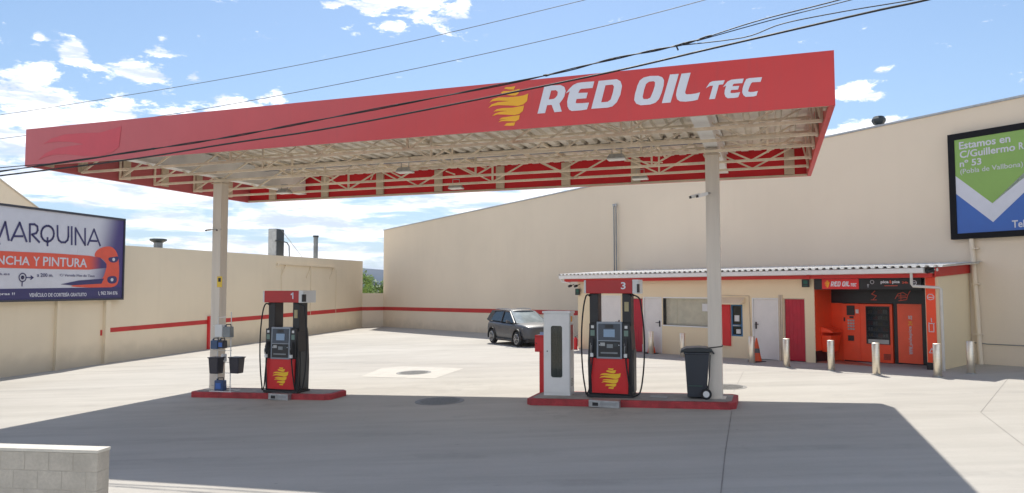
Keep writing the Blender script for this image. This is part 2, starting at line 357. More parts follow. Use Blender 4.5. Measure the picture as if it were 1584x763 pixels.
DATA = json.loads('''{"R":[[[-4.734,5.525],[-4.605,6.001],[-4.315,5.987],[-4.252,5.949],[-4.23,5.88],[-4.253,5.787],[-4.287,5.733],[-4.341,5.67],[-4.3,5.527],[-4.43,5.525],[-4.479,5.658],[-4.562,5.658],[-4.598,5.524]],[[-4.487,5.908],[-4.404,5.908],[-4.367,5.874],[-4.375,5.817],[-4.414,5.772],[-4.449,5.756],[-4.53,5.756]]],"E":[[[-4.23,5.833],[-4.164,5.908],[-4.101,5.964],[-4.024,5.995],[-3.927,6.0],[-3.729,5.997],[-3.761,5.887],[-3.957,5.889],[-3.981,5.877],[-4.01,5.823],[-3.843,5.814],[-3.87,5.72],[-4.04,5.721],[-4.055,5.66],[-4.04,5.648],[-3.949,5.642],[-3.823,5.641],[-3.859,5.529],[-3.96,5.52],[-4.123,5.522],[-4.171,5.551],[-4.198,5.606],[-4.204,5.692],[-4.18,5.795],[-4.155,5.864],[-4.189,5.853]]],"D":[[[-3.785,5.532],[-3.653,5.997],[-3.344,5.997],[-3.284,5.957],[-3.259,5.876],[-3.287,5.734],[-3.348,5.609],[-3.427,5.542],[-3.506,5.53]],[[-3.539,5.912],[-3.417,5.913],[-3.394,5.875],[-3.414,5.774],[-3.452,5.661],[-3.504,5.628],[-3.615,5.628]]],"O":[[[-3.059,5.618],[-3.044,5.718],[-3.001,5.862],[-2.964,5.937],[-2.9,5.982],[-2.791,5.998],[-2.656,5.988],[-2.594,5.957],[-2.566,5.909],[-2.574,5.823],[-2.606,5.707],[-2.652,5.601],[-2.707,5.547],[-2.797,5.522],[-2.951,5.523],[-3.023,5.555]],[[-2.919,5.661],[-2.893,5.779],[-2.86,5.872],[-2.81,5.905],[-2.738,5.907],[-2.712,5.886],[-2.717,5.827],[-2.749,5.729],[-2.791,5.636],[-2.841,5.616],[-2.904,5.623]]],"I":[[[-2.607,5.529],[-2.469,5.991],[-2.328,5.989],[-2.466,5.529]]],"L":[[[-2.284,5.987],[-2.139,5.989],[-2.19,5.824],[-2.231,5.683],[-2.227,5.655],[-2.206,5.64],[-2.14,5.637],[-2.071,5.641],[-1.997,5.653],[-2.033,5.539],[-2.116,5.524],[-2.229,5.522],[-2.317,5.535],[-2.36,5.572],[-2.377,5.641],[-2.362,5.731]]],"T":[[[-1.905,5.711],[-1.842,5.8],[-1.798,5.817],[-1.726,5.816],[-1.611,5.816],[-1.637,5.751],[-1.702,5.751],[-1.767,5.528],[-1.857,5.529],[-1.792,5.746],[-1.836,5.746],[-1.872,5.731]]],"e":[[[-1.638,5.709],[-1.569,5.789],[-1.511,5.814],[-1.44,5.816],[-1.321,5.815],[-1.344,5.744],[-1.47,5.746],[-1.484,5.736],[-1.495,5.707],[-1.391,5.704],[-1.411,5.647],[-1.514,5.649],[-1.529,5.613],[-1.515,5.6],[-1.465,5.596],[-1.38,5.603],[-1.41,5.524],[-1.474,5.518],[-1.573,5.521],[-1.605,5.552],[-1.619,5.598],[-1.614,5.651],[-1.591,5.724]]],"C":[[[-1.047,5.811],[-1.07,5.739],[-1.195,5.743],[-1.216,5.723],[-1.246,5.655],[-1.261,5.604],[-1.233,5.59],[-1.177,5.589],[-1.113,5.597],[-1.136,5.526],[-1.178,5.516],[-1.297,5.519],[-1.332,5.551],[-1.349,5.597],[-1.34,5.663],[-1.314,5.743],[-1.285,5.8],[-1.236,5.814]]],"flame":[[[-5.346,6.016],[-5.317,6.043],[-5.218,6.038],[-5.14,6.045],[-5.168,5.986],[-5.26,5.997]],[[-5.41,5.951],[-5.36,5.977],[-5.218,5.967],[-5.056,5.99],[-5.084,5.905],[-5.133,5.878],[-5.218,5.885],[-5.36,5.919]],[[-5.626,5.795],[-5.561,5.851],[-5.446,5.873],[-5.261,5.859],[-5.091,5.858],[-4.979,5.868],[-4.902,5.892],[-4.923,5.763],[-4.993,5.708],[-5.091,5.689],[-5.261,5.713],[-5.46,5.734],[-5.575,5.725],[-5.647,5.694],[-5.582,5.757],[-5.46,5.788],[-5.247,5.79],[-5.432,5.813],[-5.561,5.814]],[[-5.546,5.625],[-5.489,5.661],[-5.375,5.676],[-5.19,5.666],[-4.979,5.687],[-5.001,5.594],[-5.064,5.546],[-5.162,5.533],[-5.332,5.556],[-5.475,5.571],[-5.575,5.545],[-5.518,5.588],[-5.417,5.614],[-5.275,5.617],[-5.403,5.631]],[[-5.446,5.474],[-5.389,5.506],[-5.261,5.514],[-5.057,5.525],[-5.071,5.452],[-5.134,5.419],[-5.261,5.433],[-5.389,5.445],[-5.458,5.428],[-5.403,5.464],[-5.29,5.476]],[[-5.346,5.362],[-5.297,5.402],[-5.141,5.404],[-5.162,5.349],[-5.233,5.35]]],"wave":[[[-16.337,5.748],[-16.066,5.869],[-15.68,5.931],[-15.201,5.926],[-14.637,5.9],[-14.272,5.96],[-14.064,6.001],[-14.111,5.552],[-14.289,5.45],[-14.562,5.396],[-15.085,5.414],[-15.564,5.479],[-16.011,5.499],[-16.284,5.457],[-16.46,5.401],[-16.249,5.543],[-15.9,5.638],[-15.476,5.662],[-15.115,5.675],[-15.479,5.749],[-15.867,5.783],[-16.2,5.775]]],"marq":[[[-0.41,4.298],[-0.21,4.813],[-0.05,4.205]],[[0.051,4.198],[0.362,4.841],[0.671,4.206]],[[0.177,4.352],[0.496,4.374]],[[0.81,4.201],[0.784,4.819],[0.983,4.835],[1.106,4.768],[1.128,4.632],[1.067,4.522],[0.89,4.464],[1.211,4.212]],[[1.845,4.56],[1.824,4.658],[1.771,4.742],[1.692,4.8],[1.598,4.827],[1.5,4.819],[1.41,4.777],[1.339,4.708],[1.294,4.618],[1.281,4.52],[1.302,4.423],[1.354,4.341],[1.43,4.282],[1.523,4.254],[1.621,4.26],[1.712,4.3],[1.786,4.369],[1.832,4.46],[1.845,4.56]],[[1.567,4.387],[1.578,4.109]],[[1.996,4.864],[2.017,4.488],[2.075,4.34],[2.196,4.262],[2.374,4.273],[2.491,4.367],[2.522,4.498],[2.507,4.868]],[[2.664,4.88],[2.691,4.215]],[[2.876,4.216],[2.85,4.847],[3.348,4.224],[3.322,4.864]],[[3.475,4.241],[3.777,4.87],[4.121,4.252]],[[3.618,4.408],[3.947,4.419]]],"Lred":[[[-0.679,3.811],[-0.39,3.816],[1.72,3.837],[3.544,3.822],[4.14,3.772],[4.49,3.53],[4.496,3.377],[3.566,3.277],[1.744,3.255],[-0.366,3.244],[-0.655,3.245]]],"Lblue":[[[-0.625,2.535],[5.447,2.614],[5.428,2.152],[-0.609,2.166]]],"Lpurple":[[[3.421,5.28],[5.354,5.379],[5.434,2.561],[5.017,2.561],[5.151,3.709],[4.739,4.261],[4.45,4.553]]],"Lcar":[[[3.807,3.784],[3.928,4.065],[4.393,4.242],[4.81,4.24],[5.105,3.968],[5.213,3.397],[5.187,2.769],[4.945,2.602],[4.391,2.56],[2.352,2.616],[3.586,2.758],[4.31,2.89],[4.466,3.274],[4.524,3.532],[4.207,3.775]]],"Lbumper":[[[2.23,2.7],[3.074,2.851],[4.376,2.941],[4.248,2.737],[2.711,2.665]]],"Llamp":[[[4.549,3.789],[4.897,3.829],[5.144,3.876],[5.117,3.655],[4.871,3.584],[4.638,3.628]],[[4.545,2.995],[4.786,3.06],[5.07,3.039],[5.093,2.795],[4.799,2.725],[4.574,2.79]]],"Lgrille":[[[3.679,3.704],[4.141,3.747],[4.456,3.504],[4.393,3.374],[3.823,3.369]]],"Lbox":{"NCHA":[[-0.384,3.666],[0.829,3.358]],"Y":[[0.977,3.68],[1.247,3.343]],"PINTURA":[[1.399,3.698],[3.466,3.359]],"maes":[[-0.359,3.081],[0.032,2.971]],"200":[[1.164,3.095],[1.87,2.964]],"calle":[[2.173,3.087],[3.871,2.995]],"adoras":[[-0.33,2.406],[0.263,2.293]],"veh":[[0.852,2.414],[3.491,2.244]],"tel":[[4.227,2.434],[5.134,2.29]],"pin":[[0.354,3.176],[1.048,2.612]]},"Lcorn":[[-0.45,5.245],[5.348,5.396],[5.436,2.157],[-0.321,2.182]],"Rbox":{"Estamos en":[[41.211,6.832],[42.539,6.281]],"C/Guillermo":[[41.212,6.546],[42.652,5.993]],"R":[[42.731,6.301],[42.853,6.079]],"no":[[41.204,6.169],[41.786,5.857]],"pobla":[[41.209,6.023],[42.815,5.515]],"Tel":[[42.535,4.382],[42.783,4.151]]},"Rcorn":[[40.904,6.929],[42.881,6.866],[42.774,3.897],[40.911,3.916]],"Rgreen":[[41.015,6.812],[42.877,6.732],[42.832,5.512],[42.03,4.842],[41.011,5.79]],"Rwhite":[[41.011,5.79],[42.03,4.842],[42.832,5.512],[42.814,5.001],[42.035,4.324],[41.014,5.275]]}''')

# ================================================================== SETTING
gm = MB()
xs = [-4000, -60] + [-50 + 5 * i for i in range(21)] + [60, 4000]; ys = [-300, -20] + [5 * i for i in range(15)] + [120, 400, 4000]
for y in ys:
    for x in xs: gm.v.append((x, y, gz(x)))
for j in range(len(ys) - 1):
    for i in range(len(xs) - 1):
        k = j * len(xs) + i; gm.f.append((k, k + 1, k + 1 + len(xs), k + len(xs)))
tag(gm.build('ground', MT['ground']), 'sloping pale concrete forecourt slab', kind='structure')
# cast joints in the slab
jm = MB()
def gstrip(mb, a, b, wd, h=.004):
    a = Vector(a[:2]); b = Vector(b[:2]); d = (b - a).normalized(); p = Vector((-d.y, d.x)) * wd / 2
    q = [a - p, b - p, b + p, a + p]; k = len(mb.v); mb.v += [(v.x, v.y, gz(v.x) + h) for v in q]; mb.f.append((k, k+1, k+2, k+3))
for a, b in [((4.268, 14.678), (3.138, 11.157)), ((3.138, 11.157), (1.6, 6.2)), ((5.05, 17.2), (6.454, 21.0)), ((8.517, 13.729), (6.2, 7.9)), ((8.517, 13.729), (11.914, 18.08))]:
    gstrip(jm, a, b, .014 if a[0] < 5 else .007)
o = jm.build('slab_joints', MT['joint']); o['kind'] = 'structure'
pm = MB(); k = [(-4.582, 22.678), (-2.23, 21.587), (-1.544, 24.181), (-3.721, 25.43), (-4.344, 24.994)]
pm.v = [(x, y, gz(x) + .004) for x, y in k]; pm.f = [tuple(range(5))]
o = pm.build('concrete_patch', MT['patch']); o['kind'] = 'structure'
def manhole(x, y, r, label, h):
    b = MB(); n = 40
    top = [(r * math.cos(2*math.pi*i/n), r * math.sin(2*math.pi*i/n)) for i in range(n)]
    b.v = [(p[0]*1.08, p[1]*1.08, 0) for p in top] + [(p[0]*1.08, p[1]*1.08, .008) for p in top] + [(p[0]*.97, p[1]*.97, .008) for p in top] + [(p[0]*.96, p[1]*.96, .004) for p in top] + [(0, 0, .004)]
    for i in range(n):
        j = (i+1) % n
        for q in range(3): b.f.append((q*n+i, q*n+j, (q+1)*n+j, (q+1)*n+i))
        b.f.append((3*n+i, 3*n+j, 4*n))
    m_ = 7
    for i in range(-m_, m_ + 1):
        for j in range(-m_, m_ + 1):
            px, py = i * r / (m_ + 1), j * r / (m_ + 1)
            if math.hypot(px, py) < r * .88: b.box(px - r*.04, py - r*.04, .003, px + r*.04, py + r*.04, .012)
    o = b.build('manhole_cover', MT['manhole']); o.location = (x, y, gz(x) + h); o.rotation_euler = (0, -math.atan(.029), .4)
    tag(o, label, 'manhole cover', 'iron manhole covers in the forecourt')
manhole(-3.05, 23.3, .5, 'round studded cover set in the pale cement patch', .006)
manhole(-1.65, 17.15, .52, 'dark round cover in the canopy shade between the two pump islands', .003)
manhole(5.14, 18.02, .42, 'round cover in sunlight just behind the right column', .003)

# hills and far haze
hm = MB(); random.seed(3); n = 60
def hz_(x): return 52 + 8 * math.sin(x / 700 + 1.6) + 11 * math.cos((x + 445) / 75) * math.exp(-((x + 430) / 260) ** 2) + 7 * math.sin(x / 190 + .8)
for i in range(n + 1):
    x = -1600 + 3200 * i / n
    hm.v += [(x, 1900, -8), (x, 2000, hz_(x) * .55), (x, 2150, hz_(x)), (x, 2500, 0)]
for i in range(n):
    for q in range(3): hm.f.append((i*4+q, (i+1)*4+q, (i+1)*4+q+1, i*4+q+1))
MT['hill'] = mat('wooded_hill_haze', (.025, .045, .075), .95, var=.25, scale=.02)  # woodland darkness plus distance haze put into a blue base colour
tag(hm.build('hills', MT['hill'], smooth=True), 'wooded hill line', kind='structure')

# ================================================================== BUILDINGS
def wall_open(mb, u0, u1, z0, z1, holes, y0, y1):
    us = sorted({u0, u1, *[h[0] for h in holes], *[h[1] for h in holes]})
    for a, b in zip(us, us[1:]):
        hs = sorted([h for h in holes if h[0] <= a + 1e-6 and h[1] >= b - 1e-6], key=lambda h: h[2]); z = z0
        for h in hs:
            if h[2] > z + 1e-4: mb.box(a, y0, z, b, y1, h[2])
            z = h[3]
        if z < z1 - 1e-4: mb.box(a, y0, z, b, y1, z1)

# --- warehouse on the right (the long blank gable wall)
BA = (-9.6, 55.8); ba = math.atan2(-.8368, .5475)
wh = thing('warehouse', 'long blank cream warehouse wall rising behind the kiosk, with a red stripe low down', 'warehouse', (*BA, 0), ba)
zt = lambda u: 6.89 + .0193 * u if u < 24 else 7.353 + .0167 * (u - 24)
b = MB()
for u0, u1 in ((0, 24), (24, 62)): b.hexa([(u0,0,-1.2),(u1,0,-1.2),(u1,22,-1.2),(u0,22,-1.2)], [(u0,0,zt(u0)),(u1,0,zt(u1)),(u1,22,zt(u1)+.3),(u0,22,zt(u0)+.3)])
b.build('wall', MT['wall'], wh)
b = MB()
for u0, u1 in ((-.04, 24), (24, 62)): b.hexa([(u0,-.04,zt(u0)+.003),(u1,-.04,zt(u1)+.003),(u1,.3,zt(u1)+.003),(u0,.3,zt(u0)+.003)], [(u0,-.04,zt(u0)+.06),(u1,-.04,zt(u1)+.06),(u1,.3,zt(u1)+.06),(u0,.3,zt(u0)+.06)])
b.build('coping', MT['galv'], wh)
b = MB(); b.hexa([(0,-.012,.94),(24.2,-.012,1.23),(24.2,.01,1.23),(0,.01,.94)], [(0,-.012,1.19),(24.2,-.012,1.46),(24.2,.01,1.46),(0,.01,1.19)])
b.build('stripe', MT['red_stripe'], wh)
b = MB(); b.tube([(41.42,-.09,3.9),(41.5,-.09,2.0),(41.55,-.09,.3)], .065, 12)
for z in (1.2, 2.6, 3.6): b.box(41.40,-.17,z,41.60,-.003,z+.03)
b.build('downpipe', MT['wall'], wh)
b = MB(); b.tube([(38.6,.25,7.5),(38.6,.25,7.72)], .10, 12); b.build('vent_neck', MT['galv'], wh)
b = MB(); prof = [(.02,7.70),(.15,7.74),(.20,7.83),(.20,7.90),(.14,7.99),(.02,8.02)]; nn_ = 18
for r_, z_ in prof:
    for i in range(nn_): t = 2*math.pi*i/nn_; b.v.append((38.6+r_*math.cos(t)*(1+.06*(i%2)), .25+r_*math.sin(t)*(1+.06*(i%2)), z_))
for j in range(len(prof)-1):
    for i in range(nn_): b.f.append((j*nn_+i, j*nn_+(i+1)%nn_, (j+1)*nn_+(i+1)%nn_, (j+1)*nn_+i))
b.build('roof_vent', MT['darkduct'], wh)
b = MB(); b.tube([(40.6,-.02,1.0),(41.7,-.02,.95),(43,-.02,.96),(46,-.02,1.0)], .012, 6); b.build('cable', MT['ductgrey'], wh)

# --- low wall closing the corner
lw = MB(); a_ = Vector((-11.03, 55.14)); c_ = Vector(BA); d_ = (c_ - a_).normalized(); p_ = Vector((-d_.y, d_.x)) * .25
lw.hexa([(*a_, -1), (*c_, -1), (*(c_ + p_), -1), (*(a_ + p_), -1)], [(*a_, 2.2), (*c_, 2.2), (*(c_ + p_), 2.2), (*(a_ + p_), 2.2)])
lwo = lw.build('low_wall', MT['wall']); tag(lwo, 'short low cream wall in the corner gap, tree and hill above it', 'wall')
b = MB(); q_ = Vector((d_.y, -d_.x)) * .012
b.hexa([(*(a_ + q_), .93), (*(c_ + q_), .93), (*c_, .93), (*a_, .93)], [(*(a_ + q_), 1.19), (*(c_ + q_), 1.19), (*c_, 1.19), (*a_, 1.19)])
b.build('stripe', MT['red_stripe'], lwo)

# --- building along the left edge
LA = (-17.48, 25.69); la = math.atan2(.9768, .2140)
lb = thing('industrial_unit', 'flat roofed cream industrial unit along the left edge with a red stripe', 'building', (*LA, 0), la)
zl = lambda u: 4.30 + .009 * u
b = MB(); b.hexa([(-14,0,-1.5),(30.15,0,-1.5),(30.15,10,-1.5),(-14,10,-1.5)], [(-14,0,zl(-14)),(30.15,0,zl(30.15)),(30.15,10,zl(30)),(-14,10,zl(-14))]); b.build('wall', MT['wall_left'], lb)
b = MB(); b.hexa([(4.95,-.012,.76),(30.13,-.012,.93),(30.13,.01,.93),(4.95,.01,.76)], [(4.95,-.012,.94),(30.13,-.012,1.20),(30.13,.01,1.20),(4.95,.01,.94)])
b.box(4.50,-.012,.66,4.60,.01,.88); b.build('stripe', MT['red_stripe'], lb)
b = MB(); b.box(2.22,-.12,-.6,2.36,.02,2.6); b.box(2.19,-.135,-.6,2.39,-.12,-.3); b.build('downpipe', MT['wall_left'], lb)
b = MB(); b.box(4.63,-.14,-.6,4.88,.02,2.6); b.build('pilaster', MT['wall_left'], lb)
b = MB(); b.box(11.5,-.1,-.55,11.85,.02,1.18); b.build('red_post', MT['red_panel'], lb)
# retracted awning rail with arms, painted like the wall
b = MB(); b.box(17.97,-.12,3.95,25.5,-.04,4.0); b.box(17.92,-.14,3.86,18.02,-.02,4.04)
for u in (18.9, 22.0, 25.2):
    b.bar((u,-.09,3.94),(u-.5,-.04,3.2),.03,.04); b.box(u-.03,-.06,3.7,u+.03,0,3.94)
b.build('awning_rail', MT['wall_left'], lb)
for u in (18.5, 22.1, 25.7):
    b = MB(); b.tube([(u,-.03,3.8),(u,-.03,.9)], .014, 6)
    b.build('cable', MT['wall_left'], lb)
# roof plant
t = thing('cooling_tower', 'tall grey ventilation box with dark side panel on the flat roof', 'ventilation unit', (*LA, 0), la)
b = MB(); b.box(20.1,1.25,4.3,20.95,1.82,6.22); o = b.build('housing', MT['ductgrey'], t, bevel=.02)
b = MB(); b.box(20.12,1.22,4.5,20.93,1.248,6.18); b.build('panel', MT['darkduct'], t)
b = MB(); b.box(20.07,1.27,4.4,20.098,1.80,6.18)
b.build('end_panel', MT['galv'], t)
b = MB(); b.tube([(20.0,1.3,5.45),(20.3,1.15,5.5),(21.1,1.1,5.4),(21.35,1.1,5.2),(21.4,1.1,4.5)], .035, 8); b.build('pipe', MT['darkduct'], t)
b = MB(); b.tube([(20.5,1.2,6.2),(23.0,1.0,4.5)], .018, 6); b.build('stay_wire', MT['grey_metal'], t)
t = thing('flue', 'dark round chimney flue near the end of the flat roof', 'chimney', (*LA, 0), la)
b = MB(); b.tube([(24.7,1.0,4.4),(24.7,1.0,5.98)], .15, 16); b.build('pipe', MT['ductgrey'], t, smooth=False)
b = MB(); b.tube([(24.7,1.0,5.98),(24.7,1.0,6.1)], .19, 16); b.build('collar', MT['darkduct'], t)
t = thing('roof_cowl', 'small silver cowl vent on the roof behind the left billboard', 'roof vent', (*LA, 0), la)
b = MB(); b.tube([(8.45,.5,4.3),(8.45,.5,4.68)], .19, 14); b.build('pipe', MT['ductgrey'], t)
b = MB(); b.tube([(8.45,.5,4.64),(8.45,.5,4.72),(8.45,.5,4.80),(8.45,.5,4.82)], [.2,.36,.37,.25], 14); b.build('cap', MT['darkduct'], t)

# --- gabled building far left
gb = thing('gabled_warehouse', 'beige gabled warehouse end showing above the left billboard', 'warehouse', (-28.5, 45, 0), R(33))
b = MB(); b.prism([(0,-2),(0,7.25),(-5,11.35),(-10,7.25),(-10,-2)], 0, 20); b.build('wall', MT['wall'], gb)
b = MB(); b.prism([(.06,7.21),(-5,11.36),(-10.1,7.18),(-10.1,7.28),(-5,11.47),(.06,7.31)], -.06, 20.1); b.build('roof', MT['beige_steel'], gb)

# --- tree in the corner gap
def tree(x, y, h, r, label):
    random.seed(int(x * 10)); z0 = gz(x)
    t = thing('tree', label, 'tree', (x, y, z0))
    b = MB(); b.tube([(0,0,-.2),(.05,0,h*.3),(0,.1,h*.6),(.1,0,h*.85)], [.22,.17,.11,.04], 8)
    for i in range(9):
        a = i * 2.4; z = h*(.35+.05*i); b.tube([(0,0,z),(math.cos(a)*r*.35,math.sin(a)*r*.35,z+.3),(math.cos(a)*r*.75,math.sin(a)*r*.75,z+.8)], [.07,.05,.02], 5)
    b.build('trunk', MT['bark'], t)
    ms = mat('leaves', (.20, .30, .06), .6, var=.5, scale=.8)
    b = MB()
    cl = [(random.uniform(-1,1)*r*.75, random.uniform(-1,1)*r*.75, h*random.uniform(.38,.93), random.uniform(.28,.5)*r) for _ in range(26)]
    for cx, cy, cz, cr in cl:
        for _ in range(170):
            v = Vector((random.gauss(0,1), random.gauss(0,1), random.gauss(0,.8))).normalized() * cr * random.uniform(.6, 1.08)
            p = Vector((cx, cy, cz)) + v; s_ = random.uniform(.05, .11)
            n_ = (v.normalized() + Vector((random.uniform(-.8,.8), random.uniform(-.8,.8), random.uniform(-.3,.9)))).normalized(); a = n_.orthogonal().normalized(); c = n_.cross(a)
            b.add([p-a*s_, p-c*s_*.6, p+a*s_, p+c*s_*.6], [(0,1,2,3)])
    b.build('crown', ms, t, fix=False)
tree(-14.6, 70, 4.7, 1.5, 'bright green tree standing taller at the left of the corner gap')
tree(-12.9, 73, 3.9, 1.6, 'lower rounded green tree at the right of the corner gap')

# --- kiosk
SA = (2.69, 30.6); sa = math.atan2(-.777, .629)
yb = lambda u: 3.50 - .1013 * u
sh = thing('shop_kiosk', 'low cream kiosk with a corrugated white roof and red band against the warehouse wall', 'kiosk', (*SA, 0), sa)
b = MB()
holes = [(1.22,2.36,-.5,2.24),(2.80,3.46,-.5,2.16),(3.49,4.36,-.5,2.20),(4.42,6.62,1.20,2.20),(7.30,7.74,.93,1.98),(8.10,9.04,-.5,2.20),(9.21,9.94,-.5,2.20),(10.26,13.42,-.5,2.80)]
wall_open(b, 0, 13.76, -.5, 2.92, holes, 0, .18)
b.hexa([(0,.18,-.5),(.18,.18,-.5),(.18,yb(.18),-.5),(0,yb(0),-.5)], [(0,.18,2.92),(.18,.18,2.92),(.18,yb(.18),3.05),(0,yb(0),3.05)])
b.hexa([(13.58,.18,-.5),(13.76,.18,-.5),(13.76,yb(13.76),-.5),(13.58,yb(13.58),-.5)], [(13.58,.18,2.92),(13.76,.18,2.92),(13.76,yb(13.76),3.05),(13.58,yb(13.58),3.05)])
b.hexa([(10.08,.18,-.5),(10.24,.18,-.5),(10.24,yb(10.24),-.5),(10.08,yb(10.08),-.5)], [(10.08,.18,2.9),(10.24,.18,2.9),(10.24,yb(10.24),2.95),(10.08,yb(10.08),2.95)])
b.build('wall', MT['shop_wall'], sh)
# corrugated roof: thin folded sheet
b = MB(); u = -.8; pts = []
while u < 14.1:
    pts += [(u, 0), (u + .09, 0), (u + .12, .05), (u + .19, .05)]; u += .22
for (x_, dz) in pts:
    yk = yb(min(max(x_, 0), 13.8)) - .02; b.v += [(x_, -.42, 3.065 + dz), (x_, yk, 3.065 + dz + .055 * (yk + .42)), (x_, -.42, 3.055 + dz), (x_, yk, 3.055 + dz + .055 * (yk + .42))]
for i in range(len(pts) - 1):
    k = i * 4; b.f += [(k, k+4, k+5, k+1), (k+2, k+3, k+7, k+6), (k, k+2, k+6, k+4)]
b.build('roof', MT['roof_sheet'], sh, fix=False)
b = MB(); b.box(-.72,-.40,2.91,13.55,-.28,3.045); b.build('gutter', MT['white'], sh, bevel=.012)
MT['pipe_white'] = mat('pipe_offwhite', (.62,.59,.53), .6, var=.05)
b = MB(); b.tube([(13.22,-.34,2.92),(13.22,-.34,2.62),(13.25,-.33,2.56),(13.80,-.14,2.52),(13.86,-.1,2.48),(13.86,-.08,.3)], .038, 10); b.build('drainpipe', MT['pipe_white'], sh)
b = MB(); b.tube([(-.66,-.34,2.92),(-.62,-.3,2.80),(-.3,-.12,2.74)], .035, 8); b.build('gutter_bracket', MT['white'], sh)
b = MB(); b.box(-.55,-.24,2.79,13.70,.0,2.90)
b.hexa([(13.765,-.24,2.80),(13.80,-.24,2.80),(13.80,yb(13.8),2.93),(13.765,yb(13.8),2.93)], [(13.765,-.24,3.05),(13.80,-.24,3.05),(13.80,yb(13.8),3.17),(13.765,yb(13.8),3.17)])
b.box(10.16,-.27,2.78,10.26,-.243,2.96)
b.build('red_band', MT['red_band'], sh)
b = MB(); b.box(-.6,-.27,2.903,13.75,.1,2.91); b.hexa([(13.8,-.4,3.055),(13.86,-.4,3.055),(13.86,yb(13.8),3.19),(13.8,yb(13.8),3.19)], [(13.8,-.4,3.11),(13.86,-.4,3.11),(13.86,yb(13.8),3.25),(13.8,yb(13.8),3.25)]); b.build('roof_edge', MT['white'], sh)
# interior shell so openings do not look into nothing
b = MB(); b.hexa([(.2,.9,-.4),(10.0,.9,-.4),(10.0,1.0,-.4),(.2,1.0,-.4)], [(.2,.9,2.85),(10.0,.9,2.85),(10.0,1.0,2.85),(.2,1.0,2.85)]); b.build('interior_wall', MT['interior'], sh)
def corr_door(u0, u1, z1, name, label):
    z0 = .078 + .0182 * (u0 + u1) / 2 + .02; b = MB(); n = 5; w_ = (u1 - u0 - .06) / n
    b.box(u0+.03,.06,z0,u1-.03,.09,z1-.03)
    for i in range(n): b.box(u0+.03+i*w_+.005,.055,z0+.01,u0+.03+(i+1)*w_-.005,.0605,z1-.04)
    d = b.build('door', MT['red_door'], sh, bevel=.004); d['label'] = label
    f = MB(); f.box(u0,.02,z0-.05,u0+.03,.12,z1); f.box(u1-.03,.02,z0-.05,u1,.12,z1); f.box(u0+.03,.02,z1-.03,u1-.03,.12,z1); f.build('door_frame', MT['beige_steel'], d)
def white_door(u0, u1, z1, side, label):
    z0 = .078 + .0182 * (u0 + u1) / 2 + .02; b = MB(); b.box(u0+.04,.03,z0,u1-.04,.07,z1-.04)
    d = b.build('door', MT['door_white'], sh, bevel=.006); d['label'] = label
    f = MB(); f.box(u0,-.01,z0-.05,u0+.038,.12,z1); f.box(u1-.038,-.01,z0-.05,u1,.12,z1); f.box(u0+.038,-.01,z1-.038,u1-.038,.12,z1); f.build('door_frame', MT['white'], d)
    hx = u0 + .12 if side < 0 else u1 - .12; s_ = 1 if side < 0 else -1
    h = MB(); h.box(hx-.025,.012,z0+.95,hx+.025,.03,z0+1.17); h.tube([(hx,.02,z0+1.10),(hx,-.04,z0+1.10),(hx+s_*.13,-.045,z0+1.10)], .012, 8); h.build('handle', MT['black_plastic'], d)
corr_door(2.80, 3.46, 2.16, 'door', 'ribbed crimson door behind the numbered 3 pump')
white_door(1.22, 2.36, 2.24, 1, 'plain white door seen between the two uprights of pump 3')
white_door(3.49, 4.36, 2.20, 1, 'plain white door beside the long window')
white_door(8.10, 9.04, 2.20, -1, 'plain white door with dark lever handle between blue window and red door')
corr_door(9.21, 9.94, 2.20, 'door', 'ribbed crimson door next to the orange vending corner')
# long window
b = MB(); b.box(4.42,-.02,1.155,6.64,.16,1.20); b.box(4.42,.0,2.16,6.62,.14,2.20); b.box(6.58,.0,1.20,6.62,.14,2.16)
wn = b.build('window', MT['white'], sh)
b = MB(); b.box(4.42,.0,1.20,4.47,.14,2.16); b.build('frame', MT['black'], wn)
b = MB(); b.box(4.47,.06,1.20,6.58,.07,2.16); b.build('pane', MT['window_glass'], wn)
b = MB(); b.box(4.47,.13,1.10,6.7,.16,2.3); b.box(4.95,.118,1.1,4.98,.13,2.3); b.build('reflection_panel', MT['interior'], wn)  # added beige panel, the pane's reflection put into its colour
b = MB(); b.box(6.1,.052,1.72,6.45,.058,1.98); b.build('notice', MT['card'], wn)
# night hatch window, blue frame
b = MB(); b.box(7.30,.0,.93,7.74,.05,.98); b.box(7.30,.0,1.93,7.74,.05,1.98); b.box(7.30,.0,.98,7.35,.05,1.93); b.box(7.69,.0,.98,7.74,.05,1.93); b.box(7.35,.0,1.25,7.69,.05,1.32)
MT['blue_frame'] = mat('blue_frame', (.05, .16, .30), .4, var=.06)
hw = b.build('window', MT['blue_frame'], sh); hw['label'] = 'narrow blue framed service window'
b = MB(); b.box(7.35,.03,.98,7.69,.04,1.25); b.box(7.35,.03,1.32,7.69,.04,1.93); b.build('pane', MT['darkglass'], hw)
b = MB(); b.box(7.40,.02,1.27,7.66,-.06,1.30); b.build('pay_tray', MT['galv'], hw)
b = MB(); b.box(7.42,.015,1.42,7.60,.028,1.62); b.box(7.48,.013,1.02,7.64,.028,1.16); b.build('sticker', MT['card'], hw)
b = MB(); b.hexa([(6.8,-.28,1.98),(7.85,-.28,1.98),(7.85,0,2.02),(6.8,0,2.02)], [(6.8,-.28,2.01),(7.85,-.28,2.01),(7.85,0,2.22),(6.8,0,2.22)]); b.build('awning', MT['shop_wall'], sh)
b = MB(); b.box(6.66,-.05,.60,7.29,-.003,1.97); b.build('shutter', MT['red_panel'], sh, bevel=.006)
b = MB(); b.tube([(6.6,-.015,2.28),(8.0,-.015,2.26),(8.05,-.015,.8)], .012, 6); b.build('conduit', MT['beige_steel'], sh)
